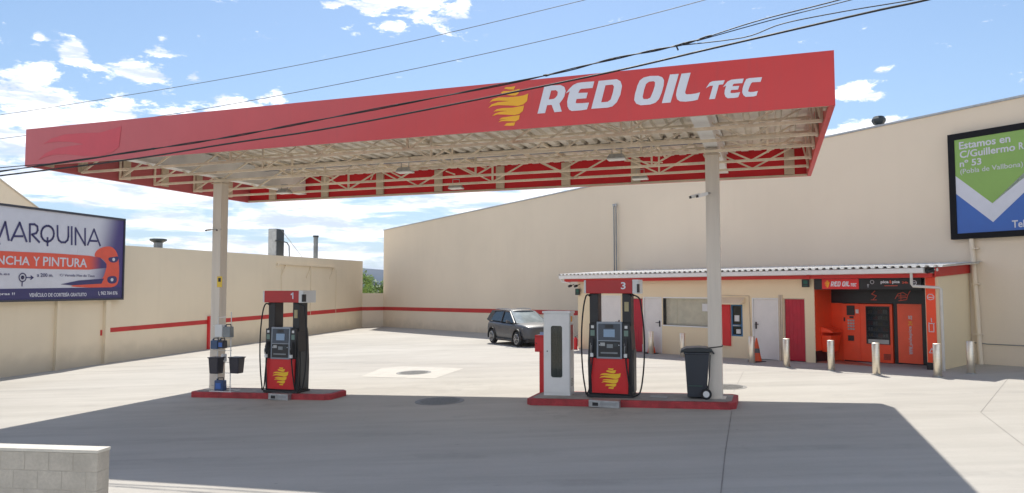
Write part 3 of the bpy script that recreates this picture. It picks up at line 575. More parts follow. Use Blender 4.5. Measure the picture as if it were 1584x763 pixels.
b = MB(); b.box(9.06,-.03,.2,9.12,0,2.3); b.box(9.14,-.03,.2,9.19,0,2.3); b.build('conduit', MT['beige_steel'], sh)
# vending corner cladding
b = MB(); b.box(10.243,.0,.62,10.262,1.0,2.78); b.box(10.262,.98,.25,10.62,1.0,2.05)
b.build('orange_cladding', MT['orange'], sh); b = MB(); b.box(13.44,-.02,.52,13.68,-.002,2.79)
b.build('orange_cladding', MT['orange'], sh)
b = MB(); b.box(10.243,.0,.2,10.262,1.0,.617); b.build('black_cladding', MT['black'], sh); b = MB(); b.box(10.265,.975,2.06,13.40,1.0,2.78); b.box(12.14,.97,.2,12.25,1.0,2.06); b.box(12.92,.97,.2,13.42,1.0,2.06); b.box(12.25,.97,.2,12.92,1.0,.36)

b.build('black_cladding', MT['black'], sh); b = MB(); b.box(13.402,.0,.2,13.42,.96,2.78)
b.build('black_cladding', MT['black'], sh); b = MB(); b.box(13.42,-.015,.2,13.70,-.002,.515)
b.build('black_cladding', MT['black'], sh)
b = MB(); b.box(12.252,.955,.365,12.918,.985,2.05); op = b.build('orange_panel', MT['orange_panel'], sh)
F = lambda yy: (lambda u, z, d: (u, yy - d, z))
for t_, z0, z1, mm in (('www.', .62, .86, 'print_white'), ('pidepica', .88, 1.42, 'print_white'), ('24', 1.44, 1.56, 'yellow'), ('.es', 1.60, 1.72, 'print_white')):
    text_loops_mesh(t_, (z0, -12.66, z1, -12.55), .004, lambda a, q, d: (-q, .951 - d, a), 'lettering', MT[mm], op, bold=.01)
b = MB(); b.box(10.262,.02,.282,13.40,.97,.30); b.build('floor_reflection', mat('floor_orange_reflection', (.42,.14,.09), .6, var=.15), sh)  # reddish reflection on the floor, put into this sheet's colour
def icon(lines, nm='icon'): strokes(lines, .018, .004, F(-.023), nm, MT['print_white'], sh)
icon([[(13.48,2.28),(13.52,2.34),(13.60,2.34),(13.65,2.28),(13.64,2.22),(13.56,2.19),(13.49,2.22),(13.48,2.28)],[(13.50,2.26),(13.64,2.26)]])
icon([[(13.50,1.58),(13.50,1.34),(13.62,1.34),(13.62,1.56)],[(13.50,1.56),(13.64,1.56)],[(13.56,1.70),(13.57,1.60)]])
icon([[(13.49,.78),(13.55,.90),(13.62,.78),(13.49,.78)]])
# header sign
hs = thing('header_sign', 'black header sign with the red oil panel above the vending corner', 'sign', (*SA, 0), sa)
b = MB(); b.box(10.27,-.03,2.47,13.34,.06,2.785); b.build('board', MT['black'], hs)
b = MB(); b.box(10.53,-.05,2.48,11.64,-.032,2.782); rp = b.build('red_panel', mat('sign_red', (.72,.03,.03), .35, var=.04), hs)  # plain red face of the header panel
fl = DATA['flame']; LET = {k: DATA[k] for k in 'REDOILTeC'}
def fit_loops(loops, src, dst):
    (a0, b0, a1, b1), (c0, d0, c1, d1) = src, dst
    return [[(c0 + (x-a0)/(a1-a0)*(c1-c0), d0 + (y-b0)/(b1-b0)*(d1-d0)) for x, y in lp] for lp in loops]
def bbox(loops):
    X_ = [p[0] for l in loops for p in l]; Y_ = [p[1] for l in loops for p in l]; return (min(X_), min(Y_), max(X_), max(Y_))
fb = bbox(fl); allL = [LET['R'], LET['E'], LET['D'], LET['O'], LET['I'], LET['L'], LET['T'], LET['e'], LET['C']]
ab_ = bbox([l for L in allL for l in L])
def words(dst, thick, fn, m, par, src=ab_, which=allL):
    for L in which: fill_mesh(fit_loops(L, src, dst), thick, fn, 'lettering', m, par)
fill_mesh(fit_loops(fl, fb, (10.61,2.52,10.77,2.74)), .004, F(-.053), 'flame_logo', MT['yellow'], rp)
words((10.80,2.555,11.58,2.71), .004, F(-.053), MT['letter'], rp)
text_loops_mesh('pica', (12.26,2.62,12.48,2.72), .004, F(-.034), 'lettering', MT['letter'], hs, bold=.03)
text_loops_mesh('&', (12.50,2.64,12.56,2.73), .004, F(-.034), 'lettering', MT['print_orange'], hs, bold=.03)
text_loops_mesh('pica', (12.58,2.62,12.78,2.72), .004, F(-.034), 'lettering', MT['letter'], hs, bold=.03)
text_loops_mesh('24h', (12.84,2.63,13.0,2.69), .004, F(-.034), 'lettering', MT['print_orange'], hs, bold=.02)
b = MB(); b.box(12.36,-.036,2.565,12.72,-.031,2.58); b.build('rule', MT['print_orange'], hs)
ring = lambda cx, cz, r, n=16: [(cx + r*math.cos(2*math.pi*i/n), cz + r*math.sin(2*math.pi*i/n)) for i in range(n+1)]
strokes([ring(13.16,2.65,.06), [(13.12,2.65),(13.20,2.65)]], .014, .004, F(-.034), 'icon', MT['letter'], hs)
strokes([ring(12.02,2.68,.05), [(11.9,2.62),(11.9,2.53)], [(11.88,2.60),(11.93,2.60)]], .012, .004, F(-.034), 'icon', MT['print_white'], hs)
strokes([[(11.62,2.42),(11.52,2.33),(11.66,2.28),(11.55,2.16)],[(11.5,2.16),(11.66,2.16)]], .02, .004, F(.972), 'sketch', MT['print_orange'], sh)
strokes([[(12.2,2.2),(12.28,2.34),(12.42,2.38),(12.55,2.30),(12.52,2.18),(12.3,2.14)],[(12.26,2.28),(12.5,2.28)],[(12.3,2.22),(12.54,2.24)],[(12.36,2.16),(12.36,2.36)],[(12.62,2.42),(12.56,2.32)]], .02, .004, F(.972), 'sketch', MT['print_orange'], sh)
# vending machine
vm = thing('vending_machine', 'orange snack vending machine with a tall glass front and payment column', 'vending machine', (*SA, 0), sa)
b = MB(); b.box(10.63,.92,.33,12.12,1.6,2.04); b.box(11.145,.90,.33,11.185,.918,2.04); bd = b.build('body', MT['orange'], vm, bevel=.01)
b = MB(); b.box(10.66,.94,.27,12.10,1.5,.328); b.build('plinth', MT['black'], vm)
b = MB(); b.box(11.36,.905,.86,12.05,.918,1.97); gw = b.build('window', MT['black'], vm)
random.seed(11)
sn = [mat('snack_a', (.30,.22,.10), .5), mat('snack_b', (.08,.10,.16), .5), mat('snack_c', (.35,.05,.04), .5), mat('snack_d', (.38,.38,.36), .5)]
for r_ in range(5):
    z = 1.08 + r_*.17
    b = MB(); b.box(11.40,.893,z-.015,12.01,.902,z-.005); b.build('shelf', MT['grey_metal'], gw)
    for q in range(4):
        b = MB()
        for c in range(2):
            u = 11.43 + (q*2+c)*.072; b.box(u,.895,z,u+.055,.903,z+random.uniform(.06,.12))
        b.build('snack', sn[(q+r_*3) % 4], gw)
b = MB(); b.box(11.38,.885,1.0,12.03,.889,1.95); b.build('pane', glass('vend_glass', (.03,.04,.05), .05, .45), gw)
b = MB(); b.box(11.42,.895,.88,12.02,.904,1.0); b.build('delivery_flap', MT['grey_metal'], vm)
b = MB(); b.box(10.78,.905,1.69,11.02,.918,1.98); b.build('display', MT['black'], vm)
b = MB(); b.box(11.05,.908,1.75,11.14,.918,1.87); b.build('notice', MT['card'], vm)
b = MB()
for i in range(4):
    for j in range(3): b.box(10.80+j*.075,.906,1.25+i*.085,10.855+j*.075,.918,1.305+i*.085)
b.build('keypad', MT['galv'], vm)
b = MB(); b.box(10.86,.905,1.60,10.98,.918,1.66); b.box(10.68,.905,1.5,10.72,.918,1.62); b.build('card_reader', MT['black'], vm)
b = MB(); b.box(10.80,.905,.92,10.98,.918,1.08); b.build('coin_return', MT['black'], vm)
b = MB()
for i in range(6): b.box(11.85,.914,.42+i*.03,12.05,.92,.435+i*.03)
b.build('grille', MT['black'], vm)
# orange bin on the inner wall
wb = thing('waste_bin', 'orange hooded litter bin fixed on the left inner wall of the vending corner', 'litter bin', (*SA, 0), sa)
b = MB(); b.hexa([(10.266,.35,.58),(10.52,.35,.58),(10.52,.85,.58),(10.266,.85,.58)], [(10.266,.30,1.08),(10.60,.30,1.08),(10.60,.90,1.08),(10.266,.90,1.08)]); b.build('body', MT['orange'], wb, bevel=.02)
b = MB(); b.hexa([(10.266,.28,1.17),(10.66,.28,1.17),(10.66,.92,1.17),(10.266,.92,1.17)], [(10.266,.30,1.34),(10.56,.32,1.25),(10.56,.90,1.25),(10.266,.90,1.34)]); b.box(10.266,.32,1.08,10.29,.88,1.17); b.build('hood', MT['orange'], wb, bevel=.015)
# green safety signs, lamp, cameras on the kiosk
def small_sign(u, z, wd, ht, label):
    s_ = thing('safety_sign', label, 'sign', (*SA, 0), sa)
    b = MB(); b.box(u-wd/2,-.12,z-ht/2,u+wd/2,-.10,z+ht/2); b.box(u-.02,-.10,z-.04,u+.02,0,z+.04); b.build('board', MT['black'], s_)
    b = MB(); b.box(u-wd*.28,-.124,z-ht*.1,u+wd*.28,-.121,z+ht*.36); b.build('symbol', MT['green_sign'], s_)
    b = MB(); b.box(u-wd*.3,-.124,z-ht*.36,u+wd*.3,-.121,z-ht*.24); b.build('text_bar', MT['green_sign'], s_)
small_sign(10.04, 2.66, .24, .24, 'small dark green sign beside the vending corner header')
small_sign(.10, 2.38, .26, .26, 'small dark green sign at the far left end of the kiosk')
s_ = thing('security_lamp', 'small white lamp on the red band right of the column', 'lamp', (*SA, 0), sa)
b = MB(); b.box(6.92,-.33,2.78,7.06,-.243,2.92); b.build('body', MT['white'], s_, bevel=.01)
s_ = thing('security_camera', 'pair of small dark cameras under the far left roof corner of the kiosk', 'camera', (*SA, 0), sa, 'security cameras')
for u in (-.22, .12):
    b = MB(); b.tube([(u,-.30,2.60),(u,-.16,2.63)], .05, 10); b.tube([(u,-.18,2.63),(u+.02,-.02,2.68)], .015, 6); b.build('camera_head', MT['black_plastic'], s_)
s_ = thing('security_camera', 'dark camera on the right end of the kiosk gutter', 'camera', (*SA, 0), sa, 'security cameras')
b = MB(); b.tube([(13.62,-.36,2.94),(13.74,-.22,2.98)], .055, 10); b.build('camera_head', MT['black_plastic'], s_)
b = MB(); b.tube([(13.74,-.22,2.98),(13.80,-.14,3.0)], .05, 10); b.build('camera_body', MT['white'], s_)
s_ = thing('twin_vent_pipe', 'pair of tall thin grey tank vent pipes rising behind the kiosk roof', 'vent pipe', (*BA, 0), ba)
for du in (.17, .31):
    b = MB(); b.tube([(26.05+du,-.15,.0),(26.05+du,-.15,6.2)], .027, 8); b.build('pipe', MT['ductgrey'], s_)
    b = MB(); b.tube([(26.05+du,-.15,6.2),(26.05+du,-.15,6.24),(26.05+du,-.15,6.34),(26.05+du,-.15,6.36)], [.03,.06,.06,.02], 10); b.build('cap', MT['galv'], s_)

# --- bollards, cones
BO = [(5.01,27.11),(5.80,25.57),(7.36,23.09),(7.95,21.78),(8.77,20.68),(9.40,19.43),(10.57,18.70),(11.65,19.11)]
BL_ = ['steel bollard before the crimson door seen beside pump 3', 'steel bollard below the long window, behind the wheeled bin', 'steel bollard with an orange cone right behind it, below the blue window',
       'steel bollard before the crimson door beside the vending corner', 'steel bollard before the litter bin of the vending corner', 'steel bollard before the glass front of the vending machine', 'steel bollard at the kiosk corner by the white drainpipe', 'steel bollard standing off by the warehouse downpipe, the rightmost']
for i, ((x, y), l) in enumerate(zip(BO, BL_)):
    if i == 0:
        bo = thing('bollard', l, 'bollard', (x, y, gz(x)), 0, 'steel bollards in front of the kiosk'); n = 28
        b = MB(); b.tube([(0,0,0),(0,0,.82)], .094, n); b.build('post', MT['steel'], bo, smooth=False)
        bo.children[0].data.shade_smooth()
        ms_ = bo.children[0].modifiers.new('b', 'BEVEL'); ms_.width = .008; ms_.limit_method = 'ANGLE'
        b = MB(); b.tube([(0,0,0),(0,0,.015)], .12, n); b.build('base_flange', MT['galv'], bo)
    else: dup(bo, (x, y, gz(x)), i * .3, l)
def cone(x, y, label, first=None):
    if first: return dup(first, (x, y, gz(x)), .5, label)
    c = thing('traffic_cone', label, 'traffic cone', (x, y, gz(x)), .3, 'orange traffic cones')
    b = MB(); b.tube([(0,0,.03),(0,0,.28)], [.15,.10], 20); b.tube([(0,0,.42),(0,0,.74)], [.082,.02], 20); b.build('body', MT['cone'], c)
    b = MB(); b.tube([(0,0,.281),(0,0,.419)], [.102,.084], 20); b.build('band', mat('faded_band', (.10,.10,.10), .6), c)
    b = MB(); b.box(-.2,-.2,0,.2,.2,.03); b.build('base', MT['black_plastic'], c, bevel=.008)
    return c
c0 = cone(7.63, 23.45, 'faded orange cone beside the white door below the blue window')
cone(5.07, 27.35, 'orange cone half hidden behind the bollard nearest pump 3', c0)
wj = thing('water_jug', 'small blue topped clear jug on the ground by the crimson door', 'jug', (4.95, 28.0, gz(4.95)))
b = MB(); b.tube([(0,0,0),(0,0,.28),(0,0,.34)], [.10,.10,.04], 14); b.build('body', mat('clear_plastic', (.45,.55,.62), .2), wj)
b = MB(); b.tube([(0,0,.34),(0,0,.38)], .035, 10); b.build('cap', MT['blue'], wj)
fe = thing('fire_extinguisher', 'small red canister standing at the far left corner of the kiosk', 'canister', (2.55, 30.2, gz(2.55)))
b = MB(); b.tube([(0,0,.0),(0,0,.42),(0,0,.48)], [.08,.08,.03], 14); b.build('body', MT['red_panel'], fe)
b = MB(); b.tube([(0,0,.48),(0,0,.53),(.08,0,.55)], .02, 8); b.build('handle', MT['black_plastic'], fe)

# ================================================================== BILLBOARDS
bb = thing('billboard', 'repair shop billboard with thin navy lettering and orange car nose, on the left wall', 'billboard', (*LA, 0), la)
b = MB(); b.box(-6.9,-.20,2.14,5.40,-.02,5.36); b.build('board', MT['print_white'], bb)
b = MB()
for (x0,z0,x1,z1) in ((-6.96,2.08,5.46,2.14),(-6.96,5.36,5.46,5.44),(-6.96,2.14,-6.9,5.36),(5.40,2.14,5.46,5.36)): b.box(x0,-.25,z0,x1,-.01,z1)
b.build('frame', mat('frame_dark', (.05,.05,.06), .5), bb)
FB = lambda dd: (lambda u, z, d: (u, -.20 - dd - d, z))
cz = lambda lp: [(min(u, 5.398), min(max(z, 2.142), 5.358)) for u, z in lp]
def band(lp): return [(u if u > -.9 else -6.89, z) for u, z in cz(lp)]
def chaikin(lp, n=2):
    for _ in range(n): lp = [q for (x0,y0),(x1,y1) in zip(lp, lp[1:]+lp[:1]) for q in ((.75*x0+.25*x1,.75*y0+.25*y1),(.25*x0+.75*x1,.25*y0+.75*y1))]
    return lp
# printed shade: white running into violet at the right edge
pg = bpy.data.materials.new('print_violet'); pg.use_nodes = True; t_ = pg.node_tree; h = G(t_); c = N(t_, 'ShaderNodeTexCoord').outputs['Object']; s3 = N(t_, 'ShaderNodeSeparateXYZ'); t_.links.new(c, s3.inputs[0])
f_ = h.ramp(h.m('ADD', s3.outputs[0], h.m('MULTIPLY', s3.outputs[2], -.25)), 2.6, 4.0); t_.links.new(h.mix(f_, (.62,.62,.66), (.07,.05,.18)), t_.nodes['Principled BSDF'].inputs['Base Color'])
fill_mesh([[(3.0,2.6),(5.398,2.5),(5.398,5.355),(3.0,5.355)]], .002, FB(.003), 'violet_print', pg, bb)
po = bpy.data.materials.new('print_fading_orange'); po.use_nodes = True; t_ = po.node_tree; h = G(t_); c = N(t_, 'ShaderNodeTexCoord').outputs['Object']; s3 = N(t_, 'ShaderNodeSeparateXYZ'); t_.links.new(c, s3.inputs[0])
f_ = h.ramp(s3.outputs[0], 3.5, 4.3); t_.links.new(h.mix(f_, (.72,.10,.055), (.06,.04,.15)), t_.nodes['Principled BSDF'].inputs['Base Color'])
fill_mesh([cz(chaikin(DATA['Lcar'][0]))], .003, FB(.007), 'car_picture', MT['print_orange'], bb)
fill_mesh([band(DATA['Lred'][0])], .003, FB(.011), 'orange_band', po, bb)
fill_mesh([cz(DATA['Lbumper'][0])], .002, FB(.012), 'car_bumper_print', MT['navy'], bb)
for l_ in DATA['Llamp']:
    fill_mesh([chaikin(cz(l_))], .002, FB(.013), 'car_headlight_print', MT['navy'], bb)
    cx = sum(p[0] for p in l_)/len(l_); cz_ = sum(p[1] for p in l_)/len(l_)
    fill_mesh([[(cx+.08*math.cos(k*.785), cz_+.07*math.sin(k*.785)) for k in range(8)]], .002, FB(.016), 'car_headlight_spot', MT['print_white'], bb)
fill_mesh([[(-6.89,2.145),(5.395,2.145),(5.395,2.60),(-6.89,2.45)]], .003, FB(.011), 'navy_band', MT['navy'], bb)
# the big word, letters drawn as thin strokes
strokes(DATA['marq'], .075, .004, FB(.012), 'lettering', MT['navy'], bb)
mq = DATA['marq'][0]; mx = mq[0][0]
strokes([[(mx-.55,3.95),(mx-.30,4.72),(mx,4.05)]], .075, .004, FB(.012), 'lettering', MT['navy'], bb)
LB_ = DATA['Lbox']
def tb(txt, k, m='print_white', bold=.02, x0=None, par=bb, fn=FB(.016), grow=0):
    (a, z1), (c_, z0) = LB_[k]; text_loops_mesh(txt, (a if x0 is None else x0, z0, c_, z1), .003, fn, 'lettering', MT[m], par, bold=bold)
tb('PLANCHA', 'NCHA', x0=-1.28, bold=.015); tb('Y', 'Y', bold=.015); tb('PINTURA', 'PINTURA', bold=.015)
tb('www.marquina.es', 'maes', 'navy', 0, x0=-2.0); tb('a 200 m.', '200', 'navy', 0.005); tb('C/ Vereda Mas de Teus', 'calle', 'navy', 0)
tb('trabajamos con aseguradoras !!', 'adoras', x0=-3.0); tb('VEHÍCULO DE CORTESÍA GRATUITO', 'veh'); tb('962 764 876', 'tel')
pc = (.56, 2.93)
strokes([ring(pc[0], pc[1], .145), [(pc[0]+.15, pc[1]), (.98, pc[1])], [(.90,pc[1]+.06),(1.0,pc[1]),(.90,pc[1]-.06)], [(pc[0]-.01, pc[1]-.15), (pc[0]-.01, 2.63)]], .035, .004, FB(.012), 'map_pin', MT['navy'], bb)
strokes([ring(pc[0], pc[1], .04)], .05, .004, FB(.012), 'map_pin_dot', MT['navy'], bb)
strokes([[(4.10,2.42),(4.13,2.30),(4.17,2.28)]], .025, .004, FB(.016), 'phone_mark', MT['print_white'], bb)

rb = thing('billboard', 'green, white and blue chevron billboard in a black frame on the right wall', 'billboard', (*BA, 0), ba)
b = MB(); b.box(41.08,-.15,4.06,50.0,-.003,6.76); b.build('board', MT['print_blue'], rb)
b = MB()
b.box(40.90,-.17,3.90,50.2,-.003,4.06); b.box(40.90,-.17,6.76,50.2,-.003,6.94); b.box(40.90,-.17,4.06,41.08,-.003,6.76); b.box(50.0,-.17,4.06,50.2,-.003,6.76)
b.build('frame', mat('frame_black', (.008,.008,.010), .6, spec=.2), rb)
FR = lambda dd: (lambda u, z, d: (u, -.15 - dd - d, z))
ap = DATA['Rgreen'][3]; ap2 = DATA['Rwhite'][4]
sl_ = (DATA['Rgreen'][4][1] - ap[1]) / (ap[0] - DATA['Rgreen'][4][0]); top = 6.758
zl_ = ap[1] + sl_ * (ap[0] - 41.082); ur = ap[0] + (ap[0] - 41.082)
fill_mesh([[(41.082,top),(41.082,zl_),(ap[0],ap[1]),(ap[0]+2.5,ap[1]+sl_*2.5),(ap[0]+2.5,top)]], .003, FR(.003), 'green_print', MT['print_green'], rb)
dz = ap[1] - ap2[1]
fill_mesh([[(41.082,zl_),(ap[0],ap[1]),(ap[0]+2.5,ap[1]+sl_*2.5),(ap[0]+2.5,ap[1]+sl_*2.5-dz),(ap[0],ap2[1]),(41.082,zl_-dz)]], .003, FR(.003), 'white_chevron', mat('chevron', (.64,.65,.70), .5, var=.03), rb)
RBX = DATA['Rbox']
def rtb(txt, k, x1=None, bold=.02, pad=0):
    (a, z1), (c_, z0) = RBX[k]; text_loops_mesh(txt, (a, z0 + pad, x1 or c_, z1), .003, FR(.008), 'lettering', MT['print_white'], rb, bold=bold)
def rtx(txt, u0, u1, z0, z1, bold=.02): text_loops_mesh(txt, (u0, z0, u1, z1), .003, FR(.008), 'lettering', MT['print_white'], rb, bold=bold)
rtx('Estamos en', 41.21, 42.54, 6.47, 6.68); rtx('C/Guillermo', 41.22, 42.65, 6.215, 6.42); rtx('R', 42.74, 42.86, 6.23, 6.42)
rtx('nº 53', 41.21, 41.79, 5.96, 6.15); rtx('(Pobla de Vallbona)', 41.22, 42.82, 5.72, 5.90, 0); rtx('Tel', 42.50, 42.80, 4.13, 4.33)

# ================================================================== CANOPY
CO = Vector((4.9175, 11.2075, 0)); CA = -.335
e_ = Vector((math.cos(CA), math.sin(CA))); n_ = Vector((-math.sin(CA), math.cos(CA)))
def K(a, b): p = Vector((CO.x, CO.y)) + e_ * a + n_ * b; return p.x, p.y
def gk(a, b): return gz(K(a, b)[0])
ZB, ZT, LN, WD = 5.282, 6.132, 16.867, 7.609
cn = thing('canopy', 'long red fascia fuel canopy on two cream columns, open steel trusses under a ribbed deck', 'canopy', CO, CA)
b = MB(); b.box(-LN,0,ZB,0,.03,ZT); b.box(-LN,.03,ZT-.03,0,.25,ZT); fr_ = b.build('front_fascia', MT['fascia'], cn)
b = MB(); b.box(-.09,.033,ZB,0,WD,ZT-.033); b.build('side_fascia', MT['fascia'], cn)
b = MB(); b.box(-LN,.033,ZB,-LN+.09,WD,ZT-.033); b.build('side_fascia', MT['fascia'], cn)
b = MB(); b.box(-LN+.093,WD-.03,ZB,-.093,WD,ZT-.033); b.build('rear_fascia', MT['fascia_in'], cn)
b = MB()
for (x0,y0,x1,y1) in ((-LN+.094,.034,-.094,.075),(-LN+.094,WD-.10,-.094,WD-.033)): b.box(x0,y0,ZB+.004,x1,y1,ZB+.05)
b.build('edge_trim', MT['beige_steel'], cn)
# backs of the side fascias, unpainted studs
STUDS = [(a-.12,WD-.10,a+.12,WD-.034) for a in [-.5 - 1.92*i for i in range(9)]]
for q in [.5,1.4,2.7,4.0,5.3,6.6]: STUDS += [(-LN+.093,q-.12,-LN+.14,q+.12), (-.14,q-.12,-.093,q+.12)]
for x0, y0, x1, y1 in STUDS: b = MB(); b.box(x0,y0,ZB+.06,x1,y1,ZT-.16); b.build('stud', MT['beige_steel'], cn)
# trapezoidal deck, ribs running front to back
b = MB(); a = -LN + .04; prof = []
while a < -.35: prof += [(a,0),(a+.17,0),(a+.19,.09),(a+.29,.09)]; a += .31
prof.append((-.04,0)); ZD = 5.99
for (a, dz) in prof: b.v += [(a,.04,ZD+dz),(a,WD-.04,ZD+dz),(a,.04,ZD+dz+.01),(a,WD-.04,ZD+dz+.01)]
for i in range(len(prof)-1): k = 4*i; b.f += [(k,k+1,k+5,k+4),(k+2,k+6,k+7,k+3)]
b.build('deck', mat('deck_sheet', (.78,.72,.62), .5, var=.12, scale=1.5, speck=.15), cn, fix=False)
b = MB(); b.box(-LN+.1,2.05,5.86,-2.25,2.42,5.98); b.box(-1.95,2.05,5.86,-.12,2.42,5.98); b.box(-LN+.1,5.3,5.88,-2.25,5.6,5.98)
b.build('gutter', mat('under_deck_grey', (.15,.16,.19), .5, var=.1), cn)  # dark grey bands running lengthwise under the deck
# main beams over the columns
COLS = (-2.10, -14.714)
for a in COLS:
    b = MB(); b.box(a-.14,.08,5.44,a+.14,WD-.12,5.47); b.box(a-.14,.08,5.93,a+.14,WD-.12,5.96); b.box(a-.10,.08,5.47,a+.10,WD-.12,5.93)
    b.build('main_beam', MT['white'], cn)
# trusses
rust = mat('truss_steel', (.80,.69,.53), .55, var=.18, scale=1.2, speck=.2)
t_ = rust.node_tree; h = G(t_); bs = t_.nodes['Principled BSDF']; c = N(t_, 'ShaderNodeTexCoord').outputs['Object']
old = bs.inputs['Base Color'].links[0].from_socket
t_.links.new(h.mix(h.m('MULTIPLY', h.ramp(h.noise(c, 1.1, 6, .7), .57, .70), .5), old, (.36,.15,.06)), bs.inputs['Base Color'])
for ti, q in enumerate((1.38, 2.50, 3.64, 5.10, 6.30)):
    b = MB(); zb_, zt_ = 5.345, 5.91
    b.box(-LN+.11,q-.03,zb_-.026,-.11,q+.03,zb_+.026); b.box(-LN+.11,q-.025,zt_-.022,-.11,q+.025,zt_+.022)
    pw = 2.2; x = -LN + .12; k = 0
    while x < -.2:
        x2 = min(x + pw / 2, -.12)
        z0, z1 = (zb_, zt_) if k % 2 == 0 else (zt_, zb_)
        b.bar((x, q, z0), (x2, q, z1), .03, .036)
        if k % 4 == 0: b.box(x-.02,q-.024,zb_+.028,x+.02,q+.024,zt_-.024)
        x += pw / 2; k += 1
    b.build('truss', rust, cn)
b = MB()
for a in [-1.0 - 2.52*i for i in range(7)]:
    b.bar((a,.12,5.95),(a,WD-.14,5.93),.05,.05)
for a in (-4.6,-9.8,-12.2): b.bar((a,.12,5.90),(a+1.3,2.6,5.40),.03,.03); b.bar((a,WD-.2,5.90),(a+1.3,5.05,5.40),.03,.03)
b.build('purlin', rust, cn)
for a in COLS:
    b = MB(); g0 = gk(a, 3.85) + .11; b.box(a-.135,3.85-.135,g0,a+.135,3.85+.135,5.435); col = b.build('column', MT['column'], cn, bevel=.008)
    b = MB(); b.box(a-.2,3.65,g0,a+.2,4.05,g0+.04); b.build('base_plate', MT['column'], col)
    b = MB(); b.box(a-.17,3.68,5.28,a+.17,4.02,5.30); b.build('cap_plate', MT['beige_steel'], col)
# artwork on the front fascia
FC = lambda u, z, d: (u, -.006 - d, z)
for lp in fl: fill_mesh([lp], .004, FC, 'flame_logo', MT['yellow'], fr_)
for L in allL: fill_mesh(L, .005, FC, 'lettering', MT['letter'], fr_)
fill_mesh(DATA['wave'], .0015, FC, 'wave_motif', mat('wave_red', (.58,.065,.085), .42, var=.04), fr_)
# cameras, sticker, cable on the columns
def cam_unit(pts, label):
    s_ = thing('security_camera', label, 'camera', CO, CA, 'security cameras')
    for (p, q, w_) in pts:
        b = MB(); b.bar(p, q, w_, w_*.9); o = b.build('camera_body', MT['white'], s_, bevel=.006)
        v = (Vector(p) - Vector(q)).normalized(); b = MB(); b.bar(Vector(p)+v*.03, Vector(p)+v*.002, w_*.8, w_*.7); b.build('lens', MT['black_plastic'], s_)
    return s_
s_ = cam_unit([((-2.52,3.60,4.40),(-2.36,3.68,4.45),.075),((-2.37,3.48,4.40),(-2.19,3.60,4.46),.075)], 'two bullet cameras bracketed on the right column high up')
b = MB(); b.tube([(-2.36,3.68,4.45),(-2.24,3.72,4.47)], .02, 6); b.tube([(-2.19,3.60,4.46),(-2.15,3.71,4.48)], .02, 6); b.build('bracket', MT['galv'], s_)
s_ = cam_unit([((-14.87,3.52,4.04),(-14.83,3.65,4.07),.05),((-14.53,3.52,4.04),(-14.57,3.65,4.07),.05)], 'two small cameras either side of the left column')
b = MB(); b.bar((-14.87,3.69,4.07),(-14.55,3.69,4.07),.02,.02); b.build('bracket', MT['galv'], s_)
s_ = thing('warning_sticker', 'small yellow warning sticker on the left column', 'sticker', CO, CA)
b = MB(); b.box(-14.66,3.708,2.56,-14.50,3.7135,2.84); b.build('sheet', mat('sticker_yellow', (.80,.55,.06), .5), s_)
b = MB(); b.box(-14.62,3.704,2.70,-14.54,3.7075,2.80); b.build('symbol', MT['black'], s_)
b = MB()
ring_ = [(-2.10+.142*x,3.85+.142*y,1.30+.02*x) for x, y in ((-1,-1),(1,-1),(1,1),(-1,1),(-1,-1))]
b.tube(ring_, .012, 6); o = b.build('column_strap', MT['black_plastic']); o.location = CO; o.rotation_euler = (0,0,CA); tag(o, 'thin dark strap around the right column beside the wheeled bin', 'strap')
# floodlights in the trusses
FLB = ['under canopy floodlight nearest the right column, front row', 'under canopy floodlight behind the right column, rear row', 'under canopy floodlight in the middle, front row', 'under canopy floodlight in the middle, rear row', 'under canopy floodlight behind the left column']
for i, (a, q) in enumerate(((-4.08,3.64),(-4.08,6.70),(-9.2,3.70),(-9.2,6.75),(-14.3,6.0))):
    if i == 0:
        f0 = thing('floodlight', FLB[0], 'floodlight', (*K(a, q), 5.30), CA, 'canopy floodlights')
        b = MB(); b.hexa([(-.20,-.13,0),(.20,-.13,0),(.20,.13,0),(-.20,.13,0)], [(-.14,-.09,.10),(.14,-.09,.10),(.14,.09,.10),(-.14,.09,.10)]); b.build('housing', MT['galv'], f0, bevel=.01)
        b = MB(); b.box(-.19,-.12,-.025,.19,.12,-.002); b.build('diffuser', MT['pale_light'], f0)
        b = MB(); b.tube([(-.1,0,.1),(-.1,0,.24),(.1,0,.24),(.1,0,.1)], .012, 6); b.build('bracket', MT['galv'], f0)
    else: dup(f0, (*K(a, q), 5.30), CA, FLB[i])

# ================================================================== PUMP ISLANDS
def island(a0, a1, b0, b1, name_label):
    o = thing('pump_island', name_label, 'island', CO, CA)
    def ring2(ins, z): 
        c = .12
        p = [(a0+c+ins,b0+ins),(a1-c-ins,b0+ins),(a1-ins,b0+c+ins),(a1-ins,b1-c-ins),(a1-c-ins,b1-ins),(a0+c+ins,b1-ins),(a0+ins,b1-c-ins),(a0+ins,b0+c+ins)]
        return [(x, y, gk(x, y) + z) for x, y in p]
    b = MB(); r0, r1, r2, r3 = ring2(0,-.1), ring2(0,.12), ring2(.015,.135), ring2(.11,.135)
    for r_ in (r0, r1, r2, r3): b.v += r_
    for q in range(3):
        for i in range(8): j = (i+1)%8; b.f.append((q*8+i,q*8+j,(q+1)*8+j,(q+1)*8+i))
    b.f.append(tuple(24+i for i in range(8)))
    b.build('kerb', MT['curb_red'], o)
    b = MB(); r4 = ring2(.09,.139); b.v += r4; b.f.append(tuple(range(8))); b.build('top_slab', MT['island'], o)
island(-15.08, -10.93, 3.22, 4.12, 'left pump island, red kerb, carrying pump 1 and the left column')
